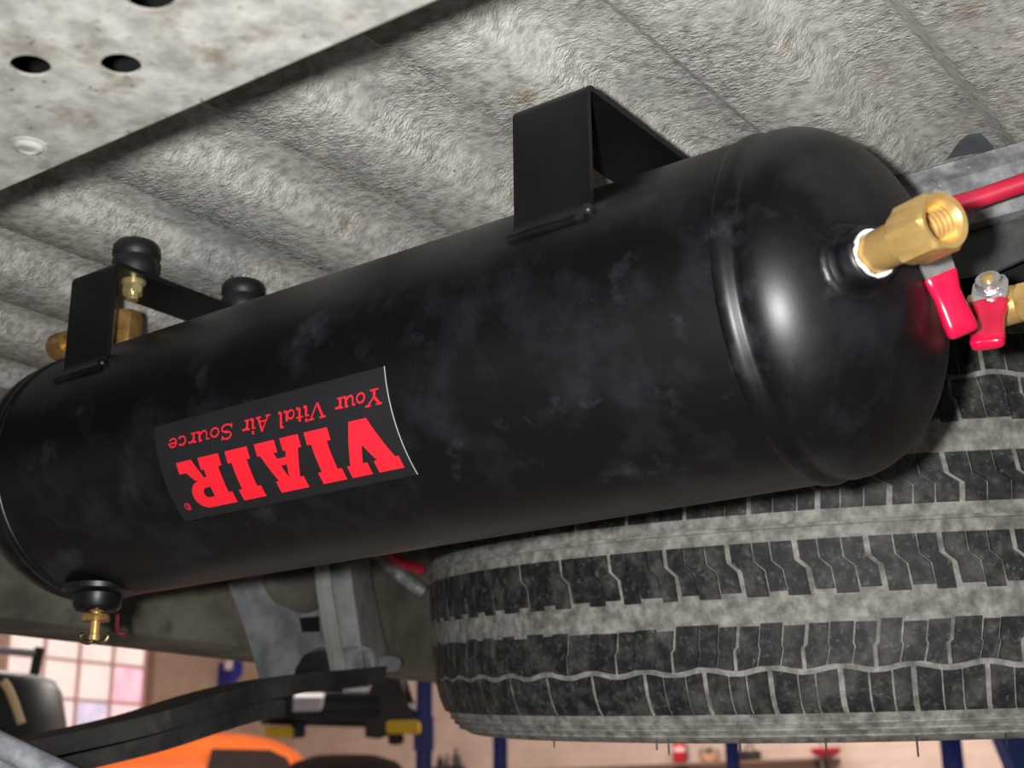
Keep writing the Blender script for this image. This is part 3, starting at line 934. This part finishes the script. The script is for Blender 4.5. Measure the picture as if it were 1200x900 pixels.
b = nb(); q0 = at_y(139, 704, 0.57); q1 = at_y(138, 738, 0.57)
tube(b, curve([q0 + Vector((0, 0.0, 0.03)), q0, q1, q1 + Vector((0.004, 0.003, -0.003))]), 0.0015, 8)
tag(link('red_wire', b, mat('dark_red_insulation', [(92, 16, 28), (108, 22, 34)], rough=0.5), origin=q0), 'thin dark red wire hanging beside the drain cock', 'wire')

# rubber isolators and bolts on the far bracket
for ix, iy, lab in ((-0.6385, 0.486, 'black ribbed rubber mount on the left bracket, front one with the yellow zinc bolt'), (-0.634, 0.5705, 'black ribbed rubber mount on the left bracket, rear one half hidden by the tank')):
    t = thing('rubber_mount', (ix, iy, ZT), lab, 'rubber mount')
    b = nb(); lathe(b, (ix, iy, ZT), (0, 0, 1), [(0.0, 0.0), (0.0, 0.0125), (0.004, 0.0135), (0.009, 0.0140), (0.0105, 0.0130), (0.0120, 0.0130), (0.0135, 0.0142), (0.019, 0.0140), (0.022, 0.0120), (0.0235, 0.007), (0.0235, 0.0)], n=40)
    link('bushing', b, M_RUB, t, ang=60)
    b = nb(); zz = ZT - 0.0028
    lathe(b, (ix, iy, zz), (0, 0, -1), [(0, 0.0075), (0.0014, 0.0075), (0.0016, 0.0062), (0.0028, 0.0062), (0.003, 0.004)], n=28)
    hexnut(b, (ix, iy, zz), (0, 0, -1), 0.0028, 0.0088, 0.0066, 0, 0.3)
    lathe(b, (ix, iy, zz), (0, 0, -1), [(0.0085, 0.0036), (0.0125, 0.0036), (0.013, 0.0)], n=16)
    link('bolt', b, M_ZINC, t, ang=25)
# brass elbow on top of the far end
e0 = at_y(148, 384, 0.515)
t = thing('brass_elbow', e0, 'tarnished brass elbow fitting behind the left bracket on top of the tank', 'fitting')
b = nb(); hexnut(b, (e0.x, e0.y, TZ + TR - 0.001), (0, 0, 1), 0, 0.026, 0.0098, 0, 0.1); link('hex_body', b, M_BRASSD, t, ang=25)
b = nb(); e1 = at_y(64, 409, 0.515)
d = (e1 - e0); tube(b, [(e0.x, e0.y, e0.z), (e0.x + d.x * 0.5, e0.y, e0.z + d.z * .2), (e1.x + 0.01, e1.y, e1.z)], [0.006, 0.006, 0.006], 20)
lathe(b, (e1.x + 0.018, e1.y, e1.z), (-1, 0, 0), [(0, 0.006), (0, 0.0095), (0.014, 0.0095), (0.017, 0.008), (0.017, 0.0)], n=24)
link('side_arm', b, M_BRASSD, t, ang=30)

# ------------------------------------------------------------------ spare tyre
RT = 0.380
TN = Vector((0.0461, -0.0993, 1.0)).normalized()
TC = Vector((-0.45, 1.15, 1.0)) + TN * 0.2144
tyre = thing('spare_tyre', TC, 'dusty spare tyre lying flat under the truck bed behind the black tank', 'tyre')
E1 = (Vector((0.45, -1.15, 0)) - TN * Vector((0.45, -1.15, 0)).dot(TN)).normalized()     # toward the viewer
E2 = TN.cross(E1)
def rad(w_):
    a_ = abs(w_)
    if a_ <= 0.085: return RT - 0.0035 * (a_ / 0.085) ** 2
    t_ = min(1.0, (a_ - 0.085) / 0.046)
    return RT - 0.0035 - 0.030 * (1 - math.sqrt(max(0, 1 - t_ * t_ * 0.92))) - 0.004 * t_
def on_tyre(s, w_, h=0.0):
    ph = s / RT
    r_ = rad(w_) + h
    return TC + (E1 * math.cos(ph) + E2 * math.sin(ph)) * r_ + TN * w_
prof = [(0.100, 0.200), (0.112, 0.235), (0.128, 0.285), (0.1325, 0.330)]
ws = [0.131 - 0.131 * 2 * i / 44 for i in range(45)]
prof += [(w_, rad(w_) - 0.0005) for w_ in ws]
prof += [(-0.1325, 0.330), (-0.128, 0.285), (-0.112, 0.235), (-0.100, 0.200), (-0.085, 0.195), (0.085, 0.195)]
b = nb()
lathe(b, TC, TN, prof, n=140, closed=True)
link('carcass', b, M_DUST, tyre, ang=60)
b = nb()
for sgn in (1,):
    tube(b, [on_tyre(2 * PI * RT * i / 160, 0.0, 0.0010) for i in range(161)], 0.0014, 6, cap=False)
for wv in (-0.1185, -0.1225, -0.1265):
    tube(b, [on_tyre(2 * PI * RT * i / 160, wv, 0.0002) for i in range(161)], 0.0008, 6, cap=False)
link('moulding_line', b, M_DUST, tyre, ang=60)
b = nb(); lathe(b, TC, TN, [(-0.095, 0.199), (-0.08, 0.195), (-0.02, 0.17), (0.02, 0.168), (0.03, 0.15), (0.035, 0.06), (0.03, 0.0)], n=64)
link('rim', b, M_HANGER, tyre, ang=50)
b = nb(); tube(b, [TC + TN * 0.03, Vector((TC.x, TC.y, 1.42))], 0.006, 10); link('hoist_cable', b, M_BLACK, tyre)

NB = 56
PIT = 2 * PI * RT / NB
def block_pieces(row, k, jit):
    """outline pieces in (s, w) of the k-th block of a row, sipes left open between the pieces"""
    up = 1 if row[0] != 'm' else -1
    kind = row[-1]
    s0 = k * PIT; g = 0.0034
    out = []
    if kind == 'A':                                    # inner row: stepped edges
        wa, wb, wm = 0.0088, 0.0410, 0.0235
        sh = 0.0095 * up
        def edge(s): return [(s, wa), (s + 0.001, wm - 0.003), (s - sh * 0.8, wm + 0.003), (s - sh, wb)]
        cuts = [s0 + g / 2, s0 + PIT * (0.34 + jit[0]), s0 + PIT * (0.67 + jit[1]), s0 + PIT - g / 2]
        for i in range(3):
            a_ = edge(cuts[i] + (0.0004 if i else 0)); c_ = edge(cuts[i + 1] - (0.0004 if i < 2 else 0))
            nb_ = (-0.0016 if (i + k) % 2 else 0.0014)
            a_[-1] = (a_[-1][0], wb + nb_); c_[-1] = (c_[-1][0], wb + nb_)
            out.append((a_, c_, None))
    elif kind == 'C':                                  # middle row: outer edge waves
        wa, wb = 0.0590, 0.0870
        lean = 0.004
        cuts = [s0 + 0.0012, s0 + PIT * (0.36 + jit[0]), s0 + PIT * (0.68 + jit[1]), s0 + PIT - 0.0012]
        def wav(s): return wb + 0.0016 * math.cos(2 * PI * s / PIT) - 0.0012
        for i in range(3):
            a_, c_ = cuts[i] + (0.0004 if i else 0), cuts[i + 1] - (0.0004 if i < 2 else 0)
            m_ = 0.073; z_ = 0.0028
            wl = wa + random.uniform(-.0014, .0014)
            za = z_ if i else 0; zc_ = z_ if i < 2 else 0
            pa = [(a_ + lean, wl), (a_ + lean * .5, m_ - 0.001), (a_ + za, m_ + 0.001), (a_, wav(a_) - 0.0008)]
            pc_ = [(c_ + lean, wl), (c_ + lean * .5, m_ - 0.001), (c_ + zc_, m_ + 0.001), (c_, wav(c_) - 0.0008)]
            mid = (a_ + c_) / 2
            out.append((pa, pc_, ('end', (mid, wav(mid) - 0.0008))))
    else:                                              # shoulder row: half a pitch over, outer end bends
        wa, wb = 0.0878, 0.1130
        so = s0 + PIT * 0.5
        def wav(s): return wa + 0.0016 * math.cos(2 * PI * s / PIT) + 0.0004
        cuts = [so + 0.0016, so + PIT * (0.35 + jit[0]), so + PIT * (0.67 + jit[1]), so + PIT - 0.0016]
        for i in range(3):
            a_, c_ = cuts[i] + (0.0005 if i else 0), cuts[i + 1] - (0.0005 if i < 2 else 0)
            mid = (a_ + c_) / 2
            pa = [(a_, wav(a_)), (a_, 0.101), (a_ + 0.0004, 0.109), (a_ + 0.0012, wb)]
            pc_ = [(c_, wav(c_)), (c_, 0.101), (c_ + 0.0004, 0.109), (c_ + 0.0012, wb)]
            out.append((pa, pc_, ('start', (mid, wav(mid)))))
    f = lambda q: (q[0], q[1] * up)
    return [([f(q) for q in l], [f(q) for q in r], (ap[0], f(ap[1])) if ap else None) for l, r, ap in out]
def add_block(bm, pieces, hgt):
    for l, r, ap in pieces:
        al = l + r
        cs = sum(q[0] for q in al) / len(al); cw = sum(q[1] for q in al) / len(al)
        T = lambda q: bm.verts.new(on_tyre(cs + (q[0] - cs) * 0.965, cw + (q[1] - cw) * 0.975, hgt))
        Bq = lambda q: bm.verts.new(on_tyre(q[0], q[1], -0.0015))
        tl, tr = [T(q) for q in l], [T(q) for q in r]
        bl, br = [Bq(q) for q in l], [Bq(q) for q in r]
        n = len(l)
        for i in range(n - 1):
            bm.faces.new((tl[i], tl[i + 1], tr[i + 1], tr[i]))
            bm.faces.new((tl[i], bl[i], bl[i + 1], tl[i + 1]))
            bm.faces.new((tr[i], tr[i + 1], br[i + 1], br[i]))
        for e in (0, n - 1):
            if ap and ((ap[0] == 'start') == (e == 0)):
                ta, ba = T(ap[1]), Bq(ap[1])
                bm.faces.new((tl[e], ta, tr[e]))
                bm.faces.new((tl[e], bl[e], ba, ta)); bm.faces.new((tr[e], ta, ba, br[e]))
            else:
                bm.faces.new((tl[e], bl[e], br[e], tr[e]))
rest = nb()
for row in ('pA', 'pC', 'pD', 'mA', 'mC', 'mD'):
    for k in range(NB):
        kk = k if k <= NB // 2 else k - NB
        jit = (random.uniform(-.05, .05), random.uniform(-.05, .05))
        pcs = block_pieces(row, kk + (0.37 if row[0] == 'p' else 0), jit)
        hg = 0.0015 + random.uniform(-0.0002, 0.0002)
        if abs(kk * PIT / RT) < math.radians(78):
            b = nb(); add_block(b, pcs, hg); link('tread_block', b, M_TREAD, tyre, ang=25)
        else:
            add_block(rest, pcs, hg)
tag(link('tread', rest, M_TREAD, tyre, ang=25), kind='stuff')
def px_of(P):
    v_ = RM.transposed() @ (P - CAM)
    return 600 + F_PX * v_.x / -v_.z
for px, ln in ((650, 0.007), (768, 0.007), (783, 0.010), (866, 0.009), (966, 0.012), (1073, 0.012), (1177, 0.008)):
    best = min((on_tyre(RT * a_ / 200, -0.128, 0.0) for a_ in range(-300, 300)), key=lambda P: abs(px_of(P) - px))
    b = nb(); tube(b, [best, best - Vector((0, 0, ln))], 0.0006, 6); link('vent_hair', b, M_BLACK, tyre)

# ------------------------------------------------------------------ things in the workshop behind
M_BLUE = mat('blue_enamel', [(22, 30, 112), (30, 40, 128)], rough=0.4, scale=6)
M_BLUE2 = mat('bright_blue_enamel', [(40, 78, 190), (52, 92, 206)], rough=0.25, scale=6, coat=0.4)
M_YEL = mat('yellow_enamel', [(226, 180, 20), (236, 192, 30)], rough=0.4, scale=8)
def post(px, d, wd, label, name='blue_post'):
    p = at_d(px, 860, d)
    t = thing(name, (p.x, p.y, 0), label, 'post', )
    a_ = math.atan2(p.y, p.x)
    rt = Matrix.Rotation(a_, 3, 'Z')
    b = nb(); box(b, (p.x - wd / 2, p.y - wd / 2, 0.012), (p.x + wd / 2, p.y + wd / 2, 2.7), rt, bev=0.006)
    link('upright', b, M_BLUE, t, ang=30)
    b = nb(); box(b, (p.x - wd, p.y - wd, 0), (p.x + wd, p.y + wd, 0.012), rt); link('foot_plate', b, M_BLUE, t)
    return t, p
D1 = 5.2
lift, lp = post(497, D1, 0.06, 'thin blue post at the end of the black lift arm', 'lift_column')
lift['category'] = 'lift'
lift['label'] = 'blue lift column with a black arm, yellow pads and white label'
post(586, 6.0, 0.062, 'thin blue post left of centre, under the left end of the spare tyre')
post(857, 6.0, 0.060, 'thin blue post right of the fire extinguisher, below the spare tyre')
post(1113, 5.4, 0.078, 'wider blue post near the right edge, beside the slanted blue frame')
# the black arm with its pads
A0, A1 = at_d(306, 826, D1 - 0.1), at_d(440, 830, D1)
b = nb(); lathe(b, A0, A1 - A0, [(0, 0), (0, 0.062), (0.01, 0.07), ((A1 - A0).length, 0.07), ((A1 - A0).length, 0.0)], n=28); arm = link('arm', b, mat('navy_black_paint', [(12, 13, 22), (20, 21, 30)], rough=0.4), lift, ang=40)
b = nb()
q = [at_d(p[0], p[1], D1 - 0.20) for p in ((344, 817), (378, 817), (375, 833), (343, 834))]
prism(b, q, RM @ Vector((0, 0, -0.06))); link('label', b, mat('white_label', [(214, 208, 212)], rough=0.6), lift)
b = nb()
q = [at_d(p[0], p[1], D1 - 0.06) for p in ((436, 800), (450, 782), (466, 782), (470, 800), (474, 830), (484, 836), (490, 850), (462, 860), (444, 866), (428, 864), (426, 830))]
prism(b, q, RM @ Vector((0, 0, -0.12))); link('carriage', b, mat('brown_black_steel', [(44, 38, 38), (58, 50, 48)], rough=0.6), lift)
b = nb()
box(b, tuple(at_d(473, 853, D1 - 0.10) - Vector((0.06, 0.05, 0.022))), tuple(at_d(473, 853, D1 - 0.10) + Vector((0.06, 0.05, 0.022))), Matrix.Rotation(math.radians(36), 3, 'Z'), bev=0.01)
link('pad', b, M_YEL, lift)
b = nb()
c = at_d(328, 858, D1 - 0.1); box(b, tuple(c - Vector((0.05, 0.04, 0.018))), tuple(c + Vector((0.05, 0.04, 0.018))), Matrix.Rotation(math.radians(36), 3, 'Z'), bev=0.01)
link('pad', b, M_YEL, lift)
b = nb()
for px, py in ((349, 858), (464, 866)):
    lathe(b, at_d(px, py, D1 - 0.08) + Vector((0, 0, 0.05)), (0, 0, -1), [(0, 0.025), (0.06, 0.03), (0.07, 0.02), (0.07, 0)], n=20)
link('pad_screw', b, M_BLACK, lift)
b = nb(); box(b, tuple(lp + Vector((-0.036, -0.036, -0.06))), tuple(lp + Vector((0.036, 0.036, 0.06))), Matrix.Rotation(math.radians(36), 3, 'Z')); b2 = None
link('sleeve', b, M_BLUE, lift)

# slanted blue frame with a rounded cover at the right edge
c0, c1 = at_d(1168, 838, 4.6), at_d(1196, 905, 4.6)
t = thing('engine_hoist', (c1.x, c1.y, 0), 'slanted blue steel frame with a rounded bright blue cover at the right edge', 'hoist')
d = (c1 - c0).normalized()
b = nb()
tube(b, [c0 - d * 1.2, c1 + d * 0.2, Vector((c1.x + d.x * 0.9, c1.y + d.y * 0.9, 0.06))], 0.045, 4); link('frame', b, mat('deep_blue_enamel', [(18, 56, 120), (26, 66, 134)], rough=0.4, scale=6), t, ang=20)
b = nb()
q = at_d(1218, 862, 4.7)
lathe(b, (q.x, q.y, 0.0), (0, 0, 1), [(0.0, 0.0), (0, 0.12), (1.0, 0.125), (q.z + 0.10, 0.115), (q.z + 0.16, 0.09), (q.z + 0.19, 0.03), (q.z + 0.19, 0)], n=32)
link('cover', b, M_BLUE2, t, ang=50)
# small blue bracket piece on the left wall
p = at_x(273, 785, XW + 0.12)
t = thing('blue_wall_bracket', (XW, p.y, p.z), 'small blue bracket on the brown wall right of the glass-block window', 'bracket')
b = nb(); q = [at_x(a_, c_, XW + 0.14) for a_, c_ in ((268, 776), (276, 772), (285, 776), (284, 790), (274, 803), (266, 803), (268, 790))]
prism(b, q, (-0.14, 0, 0)); link('plate', b, M_BLUE, t)
b = nb(); q = [at_x(a_, c_, XW + 0.16) for a_, c_ in ((265, 775), (273, 773), (272, 784), (266, 785))]
prism(b, q, (-0.03, 0, 0)); link('white_cap', b, mat('white_plastic', [(206, 190, 190)], rough=0.5), t)

# shelf on the back wall, and what stands on it
bz = at_y(700, 898, YW - 0.22).z
t = thing('wall_shelf', (-4.9, YW, bz), 'thin brown shelf along the back wall at the bottom edge of the picture', 'shelf')
b = nb(); box(b, (-7.3, YW - 0.22, bz - 0.02), (-4.25, YW, bz)); link('board', b, mat('brown_shelf_wood', [(112, 84, 74), (128, 98, 86)], rough=0.6, scale=5), t)
for xx in (-7.0, -5.6, -4.4):
    b = nb(); prism(b, [Vector((xx, YW, bz - 0.02)), Vector((xx, YW - 0.18, bz - 0.02)), Vector((xx, YW, bz - 0.16))], (0.03, 0, 0)); link('support', b, M_BLACK, t)
def bench_at(px, py=890):
    return at_y(px, py, YW - 0.12)
# fire extinguisher on the wall
p = at_y(796, 881, YW - 0.09)
t = thing('fire_extinguisher', (p.x, YW, p.z), 'small red fire extinguisher hanging on the back wall below the tyre', 'extinguisher')
b = nb(); lathe(b, (p.x, p.y, p.z - 0.08), (0, 0, 1), [(0, 0), (0, 0.045), (0.01, 0.052), (0.13, 0.052), (0.16, 0.035), (0.17, 0.018), (0.18, 0.018), (0.18, 0)], n=28)
link('cylinder', b, mat('red_enamel', [(176, 22, 34), (188, 28, 40)], rough=0.35), t, ang=50)
b = nb(); box(b, (p.x - 0.012, p.y - 0.02, p.z + 0.075), (p.x + 0.012, p.y + 0.02, p.z + 0.12)); box(b, (p.x - 0.012, p.y - 0.06, p.z + 0.11), (p.x + 0.012, p.y + 0.03, p.z + 0.122)); link('valve_head', b, M_BLACK, t)
b = nb(); box(b, (p.x - 0.03, p.y + 0.045, p.z - 0.05), (p.x + 0.03, YW, p.z + 0.05)); link('wall_bracket', b, M_BLACK, t)
b = nb(); lathe(b, (p.x, p.y, p.z - 0.02), (0, 0, 1), [(0.02, 0.0525), (0.02, 0.0532), (0.05, 0.0532), (0.05, 0.0525)], n=28); link('label_band', b, mat('pale_label', [(226, 190, 188)], rough=0.6), t)
# red dish on a stand
p = at_y(968, 882, YW - 0.25)
t = thing('red_dish_stand', (p.x, p.y, 0), 'flat red dish on a thin grey stand, between the two right-hand blue posts', 'stand')
b = nb(); lathe(b, (p.x, p.y, p.z), (0, 0, 1), [(-0.03, 0), (-0.03, 0.05), (-0.02, 0.085), (0.012, 0.112), (0.03, 0.112), (0.02, 0.09), (-0.015, 0.06), (-0.018, 0)], n=32); link('dish', b, mat('red_dish', [(168, 20, 44), (180, 28, 52)], rough=0.4), t, ang=50)
b = nb(); tube(b, [(p.x - 0.05, p.y + 0.03, 0.01), (p.x - 0.05, p.y + 0.03, p.z + 0.22)], 0.012, 12); tube(b, [(p.x - 0.05, p.y + 0.03, p.z - 0.02), (p.x, p.y, p.z - 0.025)], 0.01, 8)
lathe(b, (p.x - 0.05, p.y + 0.03, 0), (0, 0, 1), [(0.0, 0), (0.0, 0.08), (0.01, 0.08), (0.012, 0)], n=24); link('stand', b, mat('grey_steel', [(150, 142, 138)], rough=0.4), t, ang=40)
# planted tan pot
p = bench_at(831, 890)
t = thing('potted_plant', (p.x, p.y, bz), 'tan pot with a low green plant on the wall shelf, left of a blue post', 'plant')
b = nb(); lathe(b, (p.x, p.y, bz), (0, 0, 1), [(0, 0), (0, 0.055), (0.055, 0.085), (0.06, 0.085), (0.06, 0.075), (0.045, 0.07), (0.045, 0)], n=28); link('pot', b, mat('tan_clay', [(196, 146, 110), (204, 156, 120)], rough=0.8), t, ang=40)
b = nb()
for i in range(46):
    a_ = random.uniform(0, 2 * PI); r_ = random.uniform(0, 0.085)
    c = Vector((p.x + r_ * math.cos(a_), p.y + r_ * math.sin(a_), bz + random.uniform(0.05, 0.105)))
    u_ = Vector((random.uniform(-1, 1), random.uniform(-1, 1), random.uniform(0.2, 1))).normalized(); _, s_, n_ = frame(u_)
    prism(b, [c - u_ * 0.025, c + s_ * 0.012, c + u_ * 0.025, c - s_ * 0.012], n_ * 0.002)
link('foliage', b, mat('olive_leaves', [(92, 96, 62), (112, 114, 78)], rough=0.7), t)
# dark items on the bench
p = bench_at(880, 890)
t = thing('black_toolbox', (p.x, p.y, bz), 'small black case on the wall shelf, just right of a blue post', 'case')
b = nb(); box(b, (p.x - 0.075, p.y - 0.06, bz), (p.x + 0.065, p.y + 0.06, bz + 0.075), bev=0.012); link('body', b, M_BLACK, t)
b = nb(); tube(b, curve([(p.x - 0.04, p.y, bz + 0.08), (p.x - 0.03, p.y, bz + 0.11), (p.x + 0.02, p.y, bz + 0.11), (p.x + 0.03, p.y, bz + 0.08)]), 0.008, 8); link('handle', b, M_BLACK, t)
p = bench_at(527, 890)
t = thing('spray_bottle_caddy', (p.x, p.y, bz), 'black caddy with upright black tools on the wall shelf, between two blue posts', 'caddy')
b = nb(); box(b, (p.x - 0.16, p.y - 0.07, bz), (p.x + 0.13, p.y + 0.07, bz + 0.055), bev=0.01); link('tray', b, M_BLACK, t)
for dx, hh, rr in ((-0.11, 0.10, 0.035), (-0.03, 0.12, 0.016), (0.07, 0.155, 0.03), (0.11, 0.09, 0.014)):
    b = nb(); lathe(b, (p.x + dx, p.y, bz + 0.055), (0, 0, 1), [(0, 0), (0, rr), (hh * .55, rr), (hh * .7, rr * .45), (hh, rr * .45), (hh, 0)], n=16); link('tool', b, M_BLACK, t)

# dark hump of another car behind the lift arm
M_CARD = mat('dark_grey_car_paint', [(32, 26, 25), (40, 33, 31)], rough=0.9, spec=0.0, scale=3)
M_GLASS = mat('dark_car_glass', [(26, 20, 20), (30, 24, 24)], rough=0.08, scale=3)
def car(name, px, d, top, paint, label, wroof=1.0, L=3.7, Wd=1.66):
    p = at_d(px, 900, d)
    dirv = Vector((p.x, p.y, 0)).normalized()
    side = Vector((dirv.y, -dirv.x, 0))
    o = Vector((p.x, p.y, 0)) - dirv * 1.2
    t = thing(name, o, label, 'car')
    def P(f, s, z): return o + dirv * f + side * s + Vector((0, 0, z))
    k = top / 1.42
    body = [(0.0, 0.70, 0.35, 0.80), (0.08, 0.78, 0.25, 0.95), (0.5, 0.83, 0.22, 1.0), (1.2, 0.83, 0.2, 0.98), (2.4, 0.83, 0.2, 0.95), (3.2, 0.80, 0.22, 0.84), (3.62, 0.70, 0.28, 0.72), (3.7, 0.60, 0.35, 0.62)]
    def sup(cx, hw, z0, z1, n=28, ex=0.5):
        zc, hz = (z0 + z1) / 2, (z1 - z0) / 2
        return [(hw * math.copysign(abs(math.cos(2 * PI * i / n)) ** ex, math.cos(2 * PI * i / n)), zc + hz * math.copysign(abs(math.sin(2 * PI * i / n)) ** ex, math.sin(2 * PI * i / n))) for i in range(n)]
    def loft(secs, m, nm):
        b = nb()
        R_ = [[b.verts.new(P(f, s, z * k)) for s, z in sc] for f, sc in secs]
        n = len(R_[0])
        for A, B in zip(R_, R_[1:]):
            for i in range(n):
                b.faces.new((A[i], A[(i + 1) % n], B[(i + 1) % n], B[i]))
        b.faces.new(R_[0][::-1]); b.faces.new(R_[-1])
        return link(nm, b, m, t, ang=50)
    loft([(f, sup(0, hw, z0, z1)) for f, hw, z0, z1 in body], paint, 'body')
    loft([(0.25, sup(0, 0.62, 0.85, 1.02, ex=0.6)), (0.5, sup(0, 0.60, 0.85, 1.22, ex=0.62)), (0.85, sup(0, 0.575, 0.85, 1.38, ex=0.68)), (1.25, sup(0, 0.56, 0.85, 1.42, ex=0.7)), (1.7, sup(0, 0.57, 0.85, 1.40, ex=0.7)), (2.3, sup(0, 0.62, 0.85, 1.08, ex=0.6)), (2.55, sup(0, 0.64, 0.85, 0.94, ex=0.6))], paint, 'roof')
    # rear window, two side windows
    b = nb(); prism(b, [P(0.30, 0.02, 1.10 * k), P(0.30, 0.50, 1.10 * k), P(0.52, 0.42, 1.26 * k), P(0.60, 0.34, 1.30 * k), P(0.60, 0.06, 1.305 * k)], dirv * 0.05 + Vector((0, 0, 0.0))); link('rear_window', b, M_GLASS, t)
    for s_ in (-1, 1):
        b = nb(); prism(b, [P(0.7, s_ * 0.60, 1.03 * k), P(1.9, s_ * 0.63, 1.03 * k), P(1.7, s_ * 0.575, 1.24 * k), P(0.95, s_ * 0.57, 1.26 * k)], side * (0.02 * s_)); link('side_window', b, M_GLASS, t)
        for f in (0.7, 2.95):
            b = nb(); lathe(b, P(f, s_ * 0.66, 0.31), side * s_, [(0, 0), (0, 0.22), (0.02, 0.30), (0.14, 0.31), (0.19, 0.28), (0.18, 0.2), (0.15, 0.0)], n=28); link('wheel', b, M_RUB, t, ang=50)
    return t
car('orange_car', 232, 7.6, at_d(236, 857, 7.6).z, mat('orange_car_paint', [(168, 70, 8), (180, 80, 14)], rough=0.22, scale=3, coat=0.6), 'shiny orange car with a dark rear window, under the dark spring bar')
p = at_d(405, 884, 5.5)
t = thing('dark_drum', (p.x, p.y, 0), 'dark brown rounded lid at the bottom edge, below the black lift arm', 'drum')
b = nb(); lathe(b, (p.x, p.y, 0), (0, 0, 1), [(0, 0), (0, 0.22), (p.z - 0.10, 0.23)], n=32); link('body', b, M_CARD, t, ang=40)
b = nb(); lathe(b, (p.x, p.y, 0), (0, 0, 1), [(p.z - 0.10, 0.0), (p.z - 0.10, 0.245), (p.z - 0.075, 0.245), (p.z - 0.03, 0.20), (p.z - 0.005, 0.12), (p.z, 0.0)], n=32); link('lid', b, M_CARD, t, ang=40)

# black rounded machine with a tan stripe at the lower left
base = at_d(-32, 880, 3.2)
t = thing('tyre_machine', (base.x, base.y, 0), 'black rounded machine with a curved tan stripe, in front of the glass-block window', 'machine')
zt = at_d(-10, 786, 3.1).z
b = nb(); RB = 92 / F_PX * 3.35
lathe(b, (base.x, base.y, 0), (0, 0, 1), [(0, 0), (0, RB * 1.05), (zt - 0.22, RB * 1.02), (zt - 0.10, RB * 0.96), (zt - 0.035, RB * 0.88), (zt - 0.012, RB * 0.80), (zt, RB * 0.60), (zt, 0)], n=40)
link('body', b, mat('black_plastic_cover', [(26, 27, 28), (38, 39, 40)], rough=0.45, scale=8), t, ang=50)
b = nb()
tube(b, curve([at_d(a_, c_, 3.035) for a_, c_ in ((3, 798), (10, 808), (17, 825), (22, 840), (25, 848))]), 0.0085, 12)
link('stripe', b, mat('tan_strip', [(232, 196, 140), (240, 206, 158)], rough=0.5), t)
b = nb()
tube(b, [at_d(38, 802, 3.2), at_d(43, 775, 3.2), at_d(47, 759, 3.2)], 0.011, 12); link('upright', b, M_BLACK, t)
b = nb()
tube(b, [at_d(47, 766, 3.2), at_d(10, 763, 3.2), at_d(-60, 757, 3.2)], 0.008, 12); link('rod', b, mat('mauve_grey_rod', [(176, 160, 168)], rough=0.35), t)
